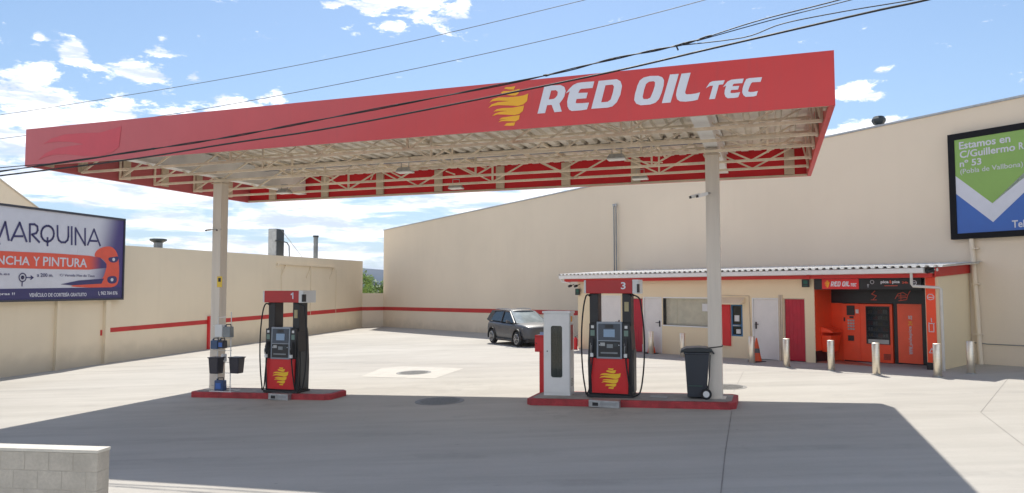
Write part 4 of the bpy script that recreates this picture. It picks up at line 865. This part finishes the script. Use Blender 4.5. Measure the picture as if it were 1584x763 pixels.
island(-6.02, -1.68, 3.20, 4.45, 'right pump island, red kerb, carrying pump 3, the cabinet and the bin')
def splice_box(a, b0, w_, label):
    o = thing('sump_box', label, 'access box', (*K(a, b0), gk(a, b0) + .005), CA, 'metal access boxes at the island edge')
    b = MB(); b.box(-w_/2,-.14,0,w_/2,.06,.145); b.build('housing', MT['galv'], o, bevel=.006)
    b = MB(); b.box(-w_/2+.08,-.145,.03,-w_/2+.20,-.1405,.10); b.build('slot', MT['black'], o)
    b = MB(); b.box(-w_/2+.24,-.145,.05,w_/2-.06,-.1405,.11); b.build('plate', MT['grey_metal'], o)
splice_box(-4.28, 3.20, .64, 'grey metal access box at the kerb below pump 3')
splice_box(-12.25, 3.22, .56, 'grey metal access box at the kerb below pump 1')
o = thing('floor_grate', 'flat dark grate on the island between pump 3 and the bin', 'grate', (*K(-3.25, 3.75), gk(-3.25, 3.75) + .142), CA)
b = MB(); b.box(-.2,-.15,0,.2,.15,.004); b.build('plate', MT['manhole'], o)
b = MB()
for i in range(9): b.box(-.18+i*.04,-.13,.004,-.165+i*.04,.13,.010)
b.build('bars', MT['galv'], o)

MT['pump_yellow'] = mat('pump_yellow', (.95,.58,.03), .45, var=.04)
# fuel pump: local x along the island, front towards -y, z from the island top
def make_pump(digit, label, loc):
    p = thing('fuel_pump', label, 'fuel pump', loc, CA, 'fuel pumps')
    b = MB(); b.box(-.50,-.02,0,.50,.50,.06); b.build('plinth', MT['black_plastic'], p, bevel=.005)
    # black body, sides leaning in towards the top
    b = MB(); b.prism([(-.47,.06),(.47,.06),(.485,.75),(.45,1.40),(.42,1.58),(-.42,1.58),(-.45,1.40),(-.485,.75)], .02, .48); b.build('body', MT['black_plastic'], p, bevel=.012)
    b = MB(); b.hexa([(-.385,-.012,.09),(.385,-.012,.09),(.385,.018,.09),(-.385,.018,.09)], [(-.41,-.035,.83),(.41,-.035,.83),(.41,.018,.83),(-.41,.018,.83)]); lp_ = b.build('lower_panel', MT['red_panel'], p, bevel=.008)
    fn = lambda u, z, d: (u, -.017 - .031*(z-.09) - d, z)
    fb2 = fit_loops(fl, fb, (-.225,.19,.235,.62))
    for q in fb2: fill_mesh([q], .003, fn, 'flame_logo', MT['pump_yellow'], lp_)
    for s in (-1, 1):
        b = MB(); b.box(s*.355-.095,.08,1.50,s*.355+.095,.42,2.20); b.build('pillar', MT['black_plastic'], p, bevel=.01)
    b = MB(); b.box(.31,.068,1.82,.40,.079,2.02)
    for i in range(5): b.box(.325,.064,1.835+i*.036,.385,.0675,1.86+i*.036)
    b.build('fuel_labels', mat('label_buff', (.42,.36,.20), .6), p)
    b = MB(); b.box(-.50,-.03,2.20,.50,.50,2.49); hd = b.build('head_sign', mat('head_red', (.46,.028,.028), .45, var=.05), p, bevel=.01)
    b = MB(); b.box(-.545,-.025,2.205,-.503,.495,2.485); b.build('end_cap', MT['card'], hd, bevel=.005)
    b = MB(); b.box(.503,-.04,2.195,.63,.51,2.495); b.build('end_cap', MT['card'], hd, bevel=.008)
    b = MB(); b.box(.60,-.052,2.22,.64,.08,2.40); b.build('cap_handle', MT['black'], hd, bevel=.004)
    fd = lambda u, z, d: (u, -.034 - d, z)
    if digit == '1': strokes([[(.285,2.395),(.335,2.435),(.335,2.30)]], .028, .004, fd, 'lettering', MT['letter'], hd)
    else: text_loops_mesh(digit, (.26,2.29,.36,2.44), .004, fd, 'lettering', MT['letter'], hd, bold=.02)
    # display block: grey frame, dark face, screen, card slots
    b = MB(); b.hexa([(-.275,-.055,.82),(.275,-.055,.82),(.275,.02,.82),(-.275,.02,.82)], [(-.275,-.03,1.60),(.275,-.03,1.60),(.275,.02,1.60),(-.275,.02,1.60)]); dp = b.build('display_frame', mat('slate_frame', (.26,.29,.33), .4, .3), p, bevel=.01)
    yf = lambda z: -.055 + .025*(z-.82)/.78
    def pl(x0, x1, z0, z1, pr, nm, m):
        b = MB(); b.hexa([(x0,yf(z0)-pr,z0),(x1,yf(z0)-pr,z0),(x1,yf(z0)+.004,z0),(x0,yf(z0)+.004,z0)], [(x0,yf(z1)-pr,z1),(x1,yf(z1)-pr,z1),(x1,yf(z1)+.004,z1),(x0,yf(z1)+.004,z1)]); return b.build(nm, m, dp)
    pl(-.235,.235,.86,1.19,.006,'card_panel',MT['black']); pl(-.235,.235,1.21,1.56,.006,'display_face',mat('display_face', (.045,.06,.085), .2))
    pl(-.12,.12,1.28,1.44,.010,'screen',MT['screen2']); pl(-.09,.09,1.47,1.54,.010,'price_display',MT['black_plastic'])
    pl(-.19,-.09,1.09,1.16,.014,'card_slot',MT['grey_metal']); pl(-.05,.08,1.05,1.13,.014,'keypad',MT['ductgrey']); pl(.10,.18,1.08,1.15,.014,'note_slot',MT['darkduct']); pl(-.18,.18,.93,.96,.016,'receipt_slot',MT['ductgrey'])
    for sx in (-.21, .21): pl(sx-.008,sx+.008,1.10,1.12,.014,'indicator',MT['letter'])
    # nozzle boots and nozzles on both sides of the display
    for s in (-1, 1):
        x = s * .36
        b = MB(); b.box(x-.075,-.035,.86,x+.075,.018,1.56); b.build('nozzle_panel', MT['black_plastic'], p, bevel=.008)
        b = MB(); b.box(x-.045,-.041,1.30,x+.045,-.036,1.42); b.build('grade_label', mat('grade_label', (.16,.24,.20), .5), p)
        b = MB(); b.box(x-.03,-.04,1.46,x+.03,-.036,1.52); b.build('pump_number', MT['card'], p)
        b = MB(); b.tube([(x,-.07,1.24),(x,-.10,1.14),(x,-.11,1.02),(x,-.07,.90)], [.028,.034,.03,.022], 8); nz = b.build('nozzle', MT['black_plastic'], p)
        b = MB(); b.tube([(x-.01,-.13,1.10),(x-.01,-.165,1.05),(x-.01,-.15,.96),(x-.01,-.10,.93)], .010, 6); b.build('trigger_guard', MT['grey_metal'], nz)
        b = MB(); b.box(x-.035,-.125,.86,x+.025,-.075,.94); b.box(x-.03,-.12,1.10,x+.02,-.115,1.15); b.build('nozzle_tag', MT['card'], nz)
        # long hose from the pillar top, bowing outwards to the foot, and the short one in front
        w_ = 1.14 if s > 0 else .93
        P = [(s*.42,.10,2.14),(s*.49,.04,2.17),(s*.56*w_,.0,2.10),(s*.60*w_,-.02,1.9),(s*.64*w_,-.03,1.5),(s*.65*w_,-.03,1.0),(s*.62*w_,-.03,.5),(s*.56*w_,-.04,.14),(s*.50,-.05,.06),(s*.44,-.06,.16),(s*.40,-.08,.45),(s*.365,-.09,.75),(x,-.075,.90)]
        Q = []
        for i in range(len(P)-1):
            p0,p1,p2,p3 = (Vector(P[max(i-1,0)]),Vector(P[i]),Vector(P[i+1]),Vector(P[min(i+2,len(P)-1)]))
            for k in range(4):
                t = k/4; Q.append(.5*((2*p1)+(p2-p0)*t+(2*p0-5*p1+4*p2-p3)*t*t+(3*p1-p0-3*p2+p3)*t**3))
        Q.append(Vector(P[-1])); b = MB(); b.tube(Q, .0165, 8); b.build('hose', MT['rubber'], p, smooth=True)
        b = MB(); b.tube([(s*.40,.16,2.18),(s*.45,.07,2.16)], .03, 8); b.build('hose_arm', MT['black_plastic'], p)
    b = MB(); b.box(.474,.10,.12,.492,.42,1.0); b.build('side_grille', MT['darkduct'], p)
    return p
x, y = K(-4.25, 3.55); make_pump('3', 'fuel pump numbered 3 on the right island', (x, y, gz(x) + .14))
x, y = K(-12.35, 3.32); make_pump('1', 'fuel pump numbered 1 on the left island', (x, y, gz(x) + .14))

# service cabinet with oval window
x, y = K(-5.47, 3.72); sc = thing('service_cabinet', 'tall white steel cabinet with a rounded glass slot in its door, left of pump 3', 'cabinet', (x, y, gz(x) + .13), CA)
b = MB()
ow, oz0, oz1 = .13, .40, 1.53
wall_open(b, -.29, .29, .07, 1.80, [(-ow, ow, oz0, oz1)], 0, .02); b.build('door', MT['white'], sc)
b = MB(); b.box(-.30,.022,.0,.30,.36,.068); b.box(-.30,.022,.07,-.27,.36,1.80); b.box(.27,.022,.07,.30,.36,1.80); b.box(-.27,.33,.07,.27,.36,1.80); b.box(-.32,-.02,1.803,.32,.38,1.85); b.build('body', MT['white'], sc)
b = MB()
rr = .05
for sx in (-1, 1):
    for (zz, sg) in ((oz0, 1), (oz1, -1)):
        pts = [(sx*ow, zz)] + [(sx*(ow-rr) + sx*rr*math.cos(t), zz + sg*(rr - rr*math.sin(t))) for t in [i*math.pi/12 for i in range(7)]]
        b.prism(pts, .001, .019)
b.build('window_corner', MT['white'], sc)
b = MB(); b.box(-ow-.01,.021,oz0-.01,ow+.01,.026,oz1+.01); b.build('pane', MT['clear'], sc)
b = MB(); b.tube([(-.03,.2,.40),(-.05,.2,.8),(.0,.2,1.2),(-.03,.2,1.5)], .045, 8); b.box(.03,.15,.5,.12,.25,1.1); b.build('hose_reel', MT['ductgrey'], sc)
b = MB(); b.box(-.03,.12,.44,.03,.16,.56); b.box(.05,.12,.44,.11,.16,.56); b.build('tag', MT['card'], sc)
b = MB(); b.tube([(-.21,-.012,.97),(-.21,0,.97)], .014, 8); b.build('lock', MT['black'], sc)
b = MB(); b.box(.301,.08,1.0,.305,.28,1.55); b.build('notice', mat('notice_red', (.38,.06,.05), .5, var=.3, scale=12), sc)
b = MB(); b.box(.301,.09,1.62,.305,.22,1.74); b.build('sticker', MT['amber'], sc)
b = MB()
for i in range(5): b.box(.301,.08,.22+i*.035,.306,.28,.235+i*.035)
b.build('vent', MT['ductgrey'], sc)
x, y = K(-6.10, 4.22); pb = thing('tap_post', 'dark red post with a box head behind the left side of the white cabinet', 'post', (x, y, gz(x) + .12), CA)
b = MB(); b.box(.08,0,0,.20,.10,1.0); b.build('post', MT['red_panel'], pb, bevel=.006)
b = MB(); b.box(-.02,-.03,.93,.24,.14,1.29); b.box(-.02,-.03,1.25,.24,.10,1.31); b.build('box_head', MT['red_panel'], pb, bevel=.01)
b = MB(); b.box(.10,-.02,1.312,.24,.08,1.38); b.build('paper_roll', mat('roll_blue', (.30,.36,.55), .7), pb)
b = MB(); b.tube([(.02,-.036,1.12),(.02,-.03,1.12)], .012, 8); b.build('lock', MT['black'], pb)

# wheeled bin
x, y = K(-2.47, 3.82); wbn = thing('wheeled_bin', 'dark grey two wheeled bin with closed lid beside the right column', 'wheeled bin', (x, y, gz(x) + .14), CA + .10)
b = MB(); b.hexa([(-.20,-.22,.03),(.18,-.22,.03),(.18,.22,.03),(-.20,.22,.03)], [(-.25,-.27,.93),(.24,-.27,.93),(.24,.27,.93),(-.25,.27,.93)]); b.box(-.265,-.285,.90,.25,.285,.945); b.build('body', MT['bin'], wbn, bevel=.015)
b = MB(); b.prism([(-.33,.93),(-.32,.985),(-.22,1.03),(.05,1.05),(.20,1.04),(.30,1.01),(.31,.965),(.26,.95),(-.26,.95)], -.30, .30); b.build('lid', mat('bin_lid', (.02,.024,.028), .4, var=.1), wbn, bevel=.012)
b = MB(); b.tube([(.30,-.22,.97),(.33,-.22,.93),(.33,.22,.93),(.30,.22,.97)], .016, 8); b.build('handle', MT['bin'], wbn)
b = MB(); b.tube([(.26,-.25,.90),(.235,-.27,.45),(.20,-.27,.16)], .012, 6); b.build('cable', MT['black_plastic'], wbn)
for s in (-1, 1):
    b = MB(); b.tube([(.17,s*.29-.025,.11),(.17,s*.29+.025,.11)], .11, 20); wl = b.build('wheel', MT['rubber'], wbn, bevel=.01)
    b = MB(); b.tube([(.17,s*.29-.03,.11),(.17,s*.29+.03,.11)], .065, 16); b.build('hub', MT['card'], wl)
b = MB(); b.tube([(.17,-.27,.11),(.17,.27,.11)], .012, 6); b.build('axle', MT['galv'], wbn)
b = MB(); b.box(-.18,-.245,.26,.10,-.238,.268); b.build('reflective_line', mat('dull_green', (.06,.16,.10), .6), wbn)

# squeegee rack by the left column
x, y = K(-14.15, 3.48); rk = thing('display_rack', 'thin white wire rack standing between the left column and pump 1', 'rack', (x, y, gz(x) + .14), CA)
b = MB()
b.tube([(.16,0,0),(.16,0,2.0)], .012, 6); b.tube([(-.25,0,0),(-.25,0,1.85),(-.02,0,1.87)], .012, 6)
for z in (.12,.45,.72,1.02,1.32,1.62): b.tube([(-.25,0,z),(.16,0,z),(.30,-.12,z+.03)], .008, 6); b.tube([(-.25,.0,z),(-.28,-.14,z+.03)], .008, 6)
b.tube([(-.32,-.18,.0),(.34,-.18,.01),(.34,.16,.01),(-.32,.16,.0),(-.32,-.18,.0)], .012, 6)
b.build('frame', MT['white'], rk)
def bucket(dx, dy, z, label, first=None):
    p = (x + e_.x*dx + n_.x*dy, y + e_.y*dx + n_.y*dy, rk.location.z + z)
    if first: return dup(first, p, CA, label)
    o = thing('bucket', label, 'bucket', p, CA, 'dark buckets hung on the rack')
    b = MB(); b.hexa([(-.125,-.11,0),(.125,-.11,0),(.125,.11,0),(-.125,.11,0)], [(-.15,-.13,.40),(.15,-.13,.40),(.15,.13,.40),(-.15,.13,.40)]); b.build('body', MT['bucket'], o, bevel=.02)
    b = MB(); b.box(-.165,-.145,.385,.165,.145,.41); b.build('rim', MT['bucket'], o, bevel=.008)
    return o
b1 = bucket(-.09, -.22, .46, 'dark bucket hanging at the left of the rack, in front of the column')
bucket(.37, -.02, .46, 'dark bucket hanging at the right side of the rack', b1)
def can(dx, dy, z, w_, h_, mt, nm, label, extra=None):
    p = (x + e_.x*dx + n_.x*dy, y + e_.y*dx + n_.y*dy, rk.location.z + z); o = thing(nm, label, nm.replace('_', ' '), p, CA)
    b = MB(); b.hexa([(-w_/2,-.08,0),(w_/2,-.08,0),(w_/2,.08,0),(-w_/2,.08,0)], [(-w_/2,-.08,h_),(w_/2,-.08,h_),(w_*.45,.08,h_),(-w_*.45,.08,h_)]); b.build('body', mt, o, bevel=.02)
    if extra: extra(o, w_, h_)
def han(o, w_, h_):
    b = MB(); b.tube([(-w_*.3,0,h_-.01),(-w_*.3,0,h_+.05),(w_*.3,0,h_+.06),(w_*.35,0,h_-.01)], .014, 8); b.build('handle', MT['black_plastic'], o)
    b = MB(); b.tube([(-w_*.38,0,h_-.01),(-w_*.38,0,h_+.035)], .022, 10); b.build('cap', MT['blue'], o)
def lbl(o, w_, h_): b = MB(); b.box(-w_*.3,-.092,h_*.2,w_*.3,-.081,h_*.75); b.build('label_sheet', MT['print_blue'], o); han(o, w_, h_)
can(-.12, -.06, 1.36, .24, .32, MT['card'], 'tissue_dispenser', 'white paper dispenser box at the top of the rack')
can(.16, -.10, 1.36, .23, .27, MT['ductgrey'], 'jerry_can', 'dark grey handled can at the top right of the rack', han)
can(-.22, -.10, 1.06, .22, .22, MT['blue'], 'screenwash_can', 'blue can below the white dispenser, left', han)
can(-.01, -.10, 1.08, .18, .20, MT['bucket'], 'screenwash_can', 'dark can beside the blue one under the white dispenser', lbl)
can(.02, -.08, .74, .07, .20, MT['card'], 'spray_bottle', 'small pale bottle in the middle of the rack')
can(-.05, -.10, .02, .27, .26, mat('navy_can', (.03,.07,.18), .4), 'watering_can', 'blue and black can standing on the island at the foot of the rack', lbl)

# ================================================================== PARKED CAR
def car():
    P0 = Vector((.32, 34.2)); hd = Vector((.44, -.898)).normalized(); ang = math.atan2(hd.y, hd.x)
    t = thing('parked_car', 'dark grey compact crossover car parked nose towards the camera by the warehouse wall', 'car', (P0.x + hd.x*.2, P0.y + hd.y*.2, gz(P0.x)), ang)
    st = [(-2.08,.60,.93,.46),(-2.02,.76,.99,.38),(-1.85,.84,1.02,.28),(-1.4,.885,1.03,.22),(-.8,.89,1.01,.2),(0,.885,.99,.2),(.7,.88,.985,.2),(1.05,.88,1.0,.21),(1.5,.865,.97,.23),(1.85,.81,.92,.26),(2.03,.70,.84,.30),(2.09,.54,.74,.38)]
    b = MB(); n = 0
    for x, y_, zt_, zb_ in st:
        h_ = zt_ - zb_
        half = [(0,zb_),(.80*y_,zb_),(.97*y_,zb_+.12*h_),(y_,zb_+.42*h_),(.985*y_,zb_+.62*h_),(.955*y_,zt_-.10*h_),(.86*y_,zt_-.005),(.4*y_,zt_+.022),(0,zt_+.03)]
        rg = [(x,a,c) for a,c in half] + [(x,-a,c) for a,c in reversed(half[1:-1])]; n = len(rg); b.v += rg
    for i in range(len(st)-1):
        for j in range(n): j2 = (j+1)%n; b.f.append((i*n+j,i*n+j2,(i+1)*n+j2,(i+1)*n+j))
    b.f.append(tuple(reversed(range(n)))); b.f.append(tuple((len(st)-1)*n+j for j in range(n)))
    body = b.build('body', MT['carpaint'], t, smooth=True)
    sb = body.modifiers.new('s', 'SUBSURF'); sb.levels = 2; sb.render_levels = 2
    cut = MB()
    for sx in (-1.28, 1.30):
        for s in (-1, 1): cut.tube([(sx,s*.62,.34),(sx,s*1.05,.34)], .385, 28)
    co = cut.build('wheel_cut', None); co.parent = t
    bo_ = body.modifiers.new('b', 'BOOLEAN'); bo_.object = co; bo_.operation = 'DIFFERENCE'; bo_.solver = 'EXACT'
    dg = bpy.context.evaluated_depsgraph_get(); dg.update(); me = bpy.data.meshes.new_from_object(body.evaluated_get(dg))
    body.modifiers.clear(); body.data = me; bpy.data.objects.remove(co)
    # glasshouse: glass block, painted pillars and roof
    B = {'rb': (-1.92,.74,1.0), 'fb': (1.02,.78,.985), 'rt': (-1.70,.56,1.46), 'ft': (.18,.58,1.50)}
    def pt(x, s): return x
    def quad(pts, nm, off):
        pts = [Vector(p) for p in pts]; nr = (pts[1]-pts[0]).cross(pts[2]-pts[0]).normalized(); b = MB()
        b.add([p for p in pts] + [p + nr*off for p in pts], [(0,3,2,1),(4,5,6,7),(0,1,5,4),(1,2,6,5),(2,3,7,6),(3,0,4,7)]); return b.build(nm, MT['darkglass'], t)
    for s in (-1, 1):
        y1, y2 = .80*s, .60*s
        b = MB(); pr = [(-1.60,1.05),(.86,.99),(.16,1.43),(-.6,1.47),(-1.38,1.43)]
        f_ = lambda x, z: s*(.80 - (z-1.0)*.42)
        b.v = [(x_, f_(x_, z_), z_) for x_, z_ in pr] + [(x_, f_(x_, z_)-s*.02, z_) for x_, z_ in pr]; m_ = len(pr)
        b.f = [tuple(range(m_)), tuple(m_+i for i in reversed(range(m_)))] + [(i,m_+i,m_+(i+1)%m_,(i+1)%m_) for i in range(m_)]
        b.build('side_window', MT['darkglass'], t)
        g_ = lambda x_, z_, o_=.012: (x_, s*(.80-(z_-1.0)*.42+o_), z_)
        b = MB()
        for p, q, w_ in (((.98,.99),(.14,1.47),.06),((-.38,1.0),(-.46,1.48),.07),((-1.80,1.02),(-1.58,1.45),.20),((.14,1.475),(-.6,1.51),.06),((-.6,1.51),(-1.7,1.47),.06)):
            b.bar(g_(*p), g_(*q), .05, w_)
        b.build('pillar', MT['carpaint'], t)
        b = MB(); b.tube([(.0,s*.52,1.53),(-.1,s*.53,1.58),(-.7,s*.53,1.60),(-1.45,s*.52,1.57),(-1.6,s*.51,1.53)], .016, 6); b.build('roof_rail', MT['grey_metal'], t)
        b = MB(); b.hexa([(.52,s*.84,.98),(.68,s*.84,.98),(.66,s*1.02,1.0),(.50,s*1.02,1.0)], [(.52,s*.84,1.06),(.66,s*.84,1.06),(.64,s*1.02,1.13),(.50,s*1.02,1.13)]); b.build('wing_mirror', MT['carpaint'], t, bevel=.02)
        b = MB(); b.hexa([(1.88,s*.48,.66),(1.99,s*.48,.66),(1.72,s*.80,.68),(1.66,s*.74,.68)], [(1.86,s*.48,.76),(1.965,s*.50,.75),(1.68,s*.815,.82),(1.62,s*.76,.82)])
        b.build('headlight', mat('headlight', (.55,.57,.6), .1, spec=.8), t, bevel=.006)
        b = MB(); b.box(.32,s*.885,.74,.46,s*.90,.765); b.box(-.66,s*.888,.75,-.52,s*.903,.775); b.build('door_handle', MT['carpaint'], t)
        for sx in (-1.28, 1.30):
            k = 22; b = MB(); r1, r2 = .375, .43
            for i in range(k+1):
                a = -.25 + (math.pi+.5)*i/k
                for r_, yy in ((r1,.84),(r1,.905),(r2,.905),(r2,.86)): b.v.append((sx+r_*math.cos(a), s*yy, max(.2, .34+r_*math.sin(a))))
            for i in range(k):
                for j in range(4): j2=(j+1)%4; b.f.append((i*4+j,i*4+j2,(i+1)*4+j2,(i+1)*4+j))
            b.build('arch_cladding', MT['black_plastic'], t)
            b = MB(); b.tube([(sx,s*.68,.325),(sx,s*.70,.325),(sx,s*.87,.325),(sx,s*.89,.325)], [.30,.325,.325,.30], 28); wh_ = b.build('wheel', MT['tyre'], t, smooth=False)
            b = MB(); b.tube([(sx,s*.865,.325),(sx,s*.893,.325)], .21, 28)
            b.build('rim_disc', MT['darkduct'], wh_)
            b = MB()
            for q in range(5):
                a = q*2*math.pi/5; b.bar((sx,s*.896,.325),(sx+.205*math.cos(a),s*.896,.325+.205*math.sin(a)),.055 if s>0 else .055,.02)
            rgp = [(sx+.215*math.cos(i*math.pi/12), s*.893, .325+.215*math.sin(i*math.pi/12)) for i in range(25)]; b.tube(rgp, .014, 6)
            b.build('rim', MT['rim'], wh_)
    quad([(1.06,-.76,.99),(1.06,.76,.99),(.17,.58,1.49),(.17,-.58,1.49)], 'windshield', .012).data.materials[0] = mat('windshield_reflection', (.30,.35,.36), .06, var=.3, scale=1.5, spec=1)  # pale sky reflection put into the windshield's base colour
    quad([(-2.0,.68,1.03),(-2.0,-.68,1.03),(-1.76,-.55,1.45),(-1.76,.55,1.45)], 'rear_window', .012)
    b = MB(); rp_ = [(.24,.55,1.475),(.10,.60,1.505),(-.6,.615,1.545),(-1.4,.60,1.525),(-1.82,.57,1.47)]
    for x_, y_, z_ in rp_: b.v += [(x_,-y_,z_-.03),(x_,-y_*.9,z_+.005),(x_,-y_*.5,z_+.03),(x_,0,z_+.038),(x_,y_*.5,z_+.03),(x_,y_*.9,z_+.005),(x_,y_,z_-.03)]
    for i in range(len(rp_)-1):
        for j in range(6): b.f.append((i*7+j,i*7+j+1,(i+1)*7+j+1,(i+1)*7+j))
    ro = b.build('roof', MT['carpaint'], t, smooth=True); so_ = ro.modifiers.new('s','SOLIDIFY'); so_.thickness = .03
    b = MB(); b.hexa([(1.95,-.42,.42),(2.06,-.42,.42),(2.06,.42,.42),(1.95,.42,.42)], [(1.93,-.55,.68),(2.075,-.50,.66),(2.075,.50,.66),(1.93,.55,.68)]); b.build('grille', MT['black_plastic'], t, bevel=.015)
    b = MB(); b.box(2.085,-.26,.44,2.10,.26,.55); b.build('number_plate', MT['card'], t)
    b = MB(); b.box(1.6,-.72,.20,2.02,.72,.36); b.box(-1.98,-.74,.24,-1.6,.74,.42); b.box(-.85,-.885,.19,.88,.885,.30); b.build('lower_cladding', MT['black_plastic'], t, bevel=.03)
    b = MB()
    for p, q in (((.95,.885,.40),(.95,.885,.95)),((-.42,.897,.35),(-.42,.888,.97))):
        b.bar(p, q, .006, .006)
    b.build('door_seam', MT['black'], t)
    b = MB(); b.box(-1.2,-.6,.5,1.0,.6,.9); b.box(-.15,-.5,.9,-.02,-.1,1.28); b.box(-.15,.1,.9,-.02,.5,1.28); b.build('seats', MT['black_plastic'], t, bevel=.05)
car()

# ================================================================== BLOCK WALL in the foreground
bw = MB(); p0 = Vector((-4.05, 7.40)); dv = (Vector((-5.11, 7.54)) - p0).normalized(); pv = Vector((.02, .18)).normalized() * .185
ln = 4.0; top = .93; bh = .182; bl = .262; rows = 6; capz = .028
def wallpt(s, d, z): q = p0 + dv * s + pv * d / .185 * 1.0 * .185 / .185 if False else p0 + dv * s + pv.normalized() * d; return (q.x, q.y, z)
MT['block'] = mat('cement_block', (.50,.455,.385), .9, var=.16, scale=2.2, speck=.22, bump=.5, bscale=35)
def blk(s0, s1, z0, z1, j=.0035):
    bw.hexa([wallpt(s0+j,0,z0+j),wallpt(s1-j,0,z0+j),wallpt(s1-j,.185,z0+j),wallpt(s0+j,.185,z0+j)], [wallpt(s0+j,0,z1-j),wallpt(s1-j,0,z1-j),wallpt(s1-j,.185,z1-j),wallpt(s0+j,.185,z1-j)])
for r_ in range(rows):
    z1 = top - capz - r_*bh; z0 = z1 - bh; s = 0 if r_ % 2 == 0 else -bl*.55
    while s < ln:
        if s + bl > .05: blk(max(s, 0), min(s + bl, ln), z0, z1)
        s += bl
wo = bw.build('block_wall', MT['block'], bevel=.004); tag(wo, 'low unpainted cement block wall at the lower left corner', 'wall')
b = MB(); b.hexa([wallpt(.004,.003,-.4),wallpt(ln-.01,.003,-.4),wallpt(ln-.01,.182,-.4),wallpt(.004,.182,-.4)], [wallpt(.004,.003,top-capz-.003),wallpt(ln-.01,.003,top-capz-.003),wallpt(ln-.01,.182,top-capz-.003),wallpt(.004,.182,top-capz-.003)])
b.build('mortar', mat('mortar', (.42,.38,.32), .95, var=.15), wo)
b = MB(); b.hexa([wallpt(-.004,-.004,top-capz),wallpt(ln,-.004,top-capz),wallpt(ln,.189,top-capz),wallpt(-.004,.189,top-capz)], [wallpt(-.004,-.004,top),wallpt(ln,-.004,top),wallpt(ln,.189,top),wallpt(-.004,.189,top)])
b.build('cap', mat('cap_mortar', (.62,.58,.50), .85, var=.08, scale=4, speck=.1), wo)

# ================================================================== OVERHEAD CABLES
def smooth(P, k=6):
    P = [Vector(p) for p in P]; Q = []
    for i in range(len(P)-1):
        a, b_, c, d = P[max(i-1,0)], P[i], P[i+1], P[min(i+2,len(P)-1)]
        for j in range(k):
            t = j/k; Q.append(.5*((2*b_)+(c-a)*t+(2*a-5*b_+4*c-d)*t*t+(3*b_-a-3*c+d)*t**3))
    return Q + [P[-1]]
def cable(P, r, label, m='wire', twist=0, grp=None):
    Q = smooth(P); b = MB()
    if twist:
        for ph in (0, 3.14):
            T_ = [q + Vector((0, .6*math.cos(i*.55+ph), math.sin(i*.55+ph)))*twist for i, q in enumerate(smooth(P, 10))]; b.tube(T_, r, 6)
    else: b.tube(Q, r, 6)
    o = b.build('overhead_cable', MT[m]); tag(o, label, 'cable', grp); return o
A1 = [(-13.5,15.9,4.72),(-10.57,15.3,4.94),(-7.49,14.6,5.21),(-5.43,14.0,5.37),(-3.41,13.4,5.585),(.13,12.2,5.94),(1.59,11.6,6.12),(2.51,11.2,6.2),(3.0,11.0,6.29)]
ca = cable(A1, .010, 'bundled black cable crossing in front of the fascia, the upper one', twist=.012)
random.seed(5)
Q = smooth(A1, 10)
for i in (22, 31, 44, 52, 60, 66, 72):
    b = MB(); b.tube([Q[i]+Vector((-.05,0,.0)), Q[i], Q[i]+Vector((.06,0,.01))], [.012,.022,.012], 6); b.build('clamp', MT['wire'], ca)
b = MB(); b.tube([Q[70], Q[70]+Vector((.03,0,-.07))], .012, 6); b.build('clamp', MT['wire'], ca)
cable([(3.0,11.0,6.29),(3.65,10.7,6.42),(4.58,10.2,6.52),(5.9,9.4,6.67),(9,7.6,7.05)], .009, 'branch of the bundle splitting off highest above the right part of the canopy')
cable([(2.8,11.1,6.24),(3.75,10.62,6.38),(4.75,10.05,6.48),(6.1,9.2,6.6),(9.2,7.3,6.95)], .007, 'thinner branch just below the highest one')
cable([(2.51,11.2,6.2),(3.41,10.8,6.19),(3.89,10.5,6.29),(4.67,10.2,6.36),(5.39,9.8,6.36),(6.44,9.0,6.32),(9.5,6.9,6.35)], .008, 'slack branch closing in on the straight black cable at the right')
cable([(-13.5,15.9,4.64),(-10.56,15.3,4.85),(-7.54,14.6,5.06),(-5.4,14.0,5.25),(-3.07,13.4,5.46),(1.13,11.9,5.90),(3.09,11.1,6.14),(4.89,10.2,6.32),(5.57,9.8,6.36),(6.44,9.0,6.37),(9.6,6.8,6.45)], .016, 'straight thick black cable crossing in front of the fascia, the lower one')
cable([(-13.5,15.8,4.80),(-10.6,15.25,5.00),(-8.9,15.0,5.09),(-7.4,14.58,5.22)], .009, 'short loose strand joining the upper bundle at the far left')
cable([(-60,62,15.0),(-41.61,60,16.69),(-22.29,55,18.07),(-8.43,50,19.0),(4.52,45,20.25),(11.49,42,20.95),(20,38,21.9)], .022, 'thin grey cable high in the sky, the upper one behind the canopy', 'wire_grey')
cable([(-45,47,10.5),(-31.15,45,11.67),(-20.29,42,12.31),(-9.73,38,12.91),(.25,34,13.71),(7.92,30,14.32),(16,25,15.2)], .017, 'thin grey cable in the sky just above the canopy top, the lower one', 'wire_grey')

# ================================================================== AIR
hb = MB(); hb.box(-3900, -290, -12, 3900, 3900, 130); hz_o = hb.build('haze', None)
hm_ = bpy.data.materials.new('summer_haze'); hm_.use_nodes = True; t_ = hm_.node_tree; t_.nodes.clear()
pv_ = N(t_, 'ShaderNodeVolumePrincipled'); pv_.inputs['Density'].default_value = .00011; pv_.inputs['Color'].default_value = (.80, .88, 1, 1); pv_.inputs['Anisotropy'].default_value = 0
ou_ = N(t_, 'ShaderNodeOutputMaterial'); t_.links.new(pv_.outputs[0], ou_.inputs['Volume']); hz_o.data.materials.append(hm_)
hz_o['kind'] = 'stuff'; hz_o['label'] = 'thin blue summer haze over the far hills'
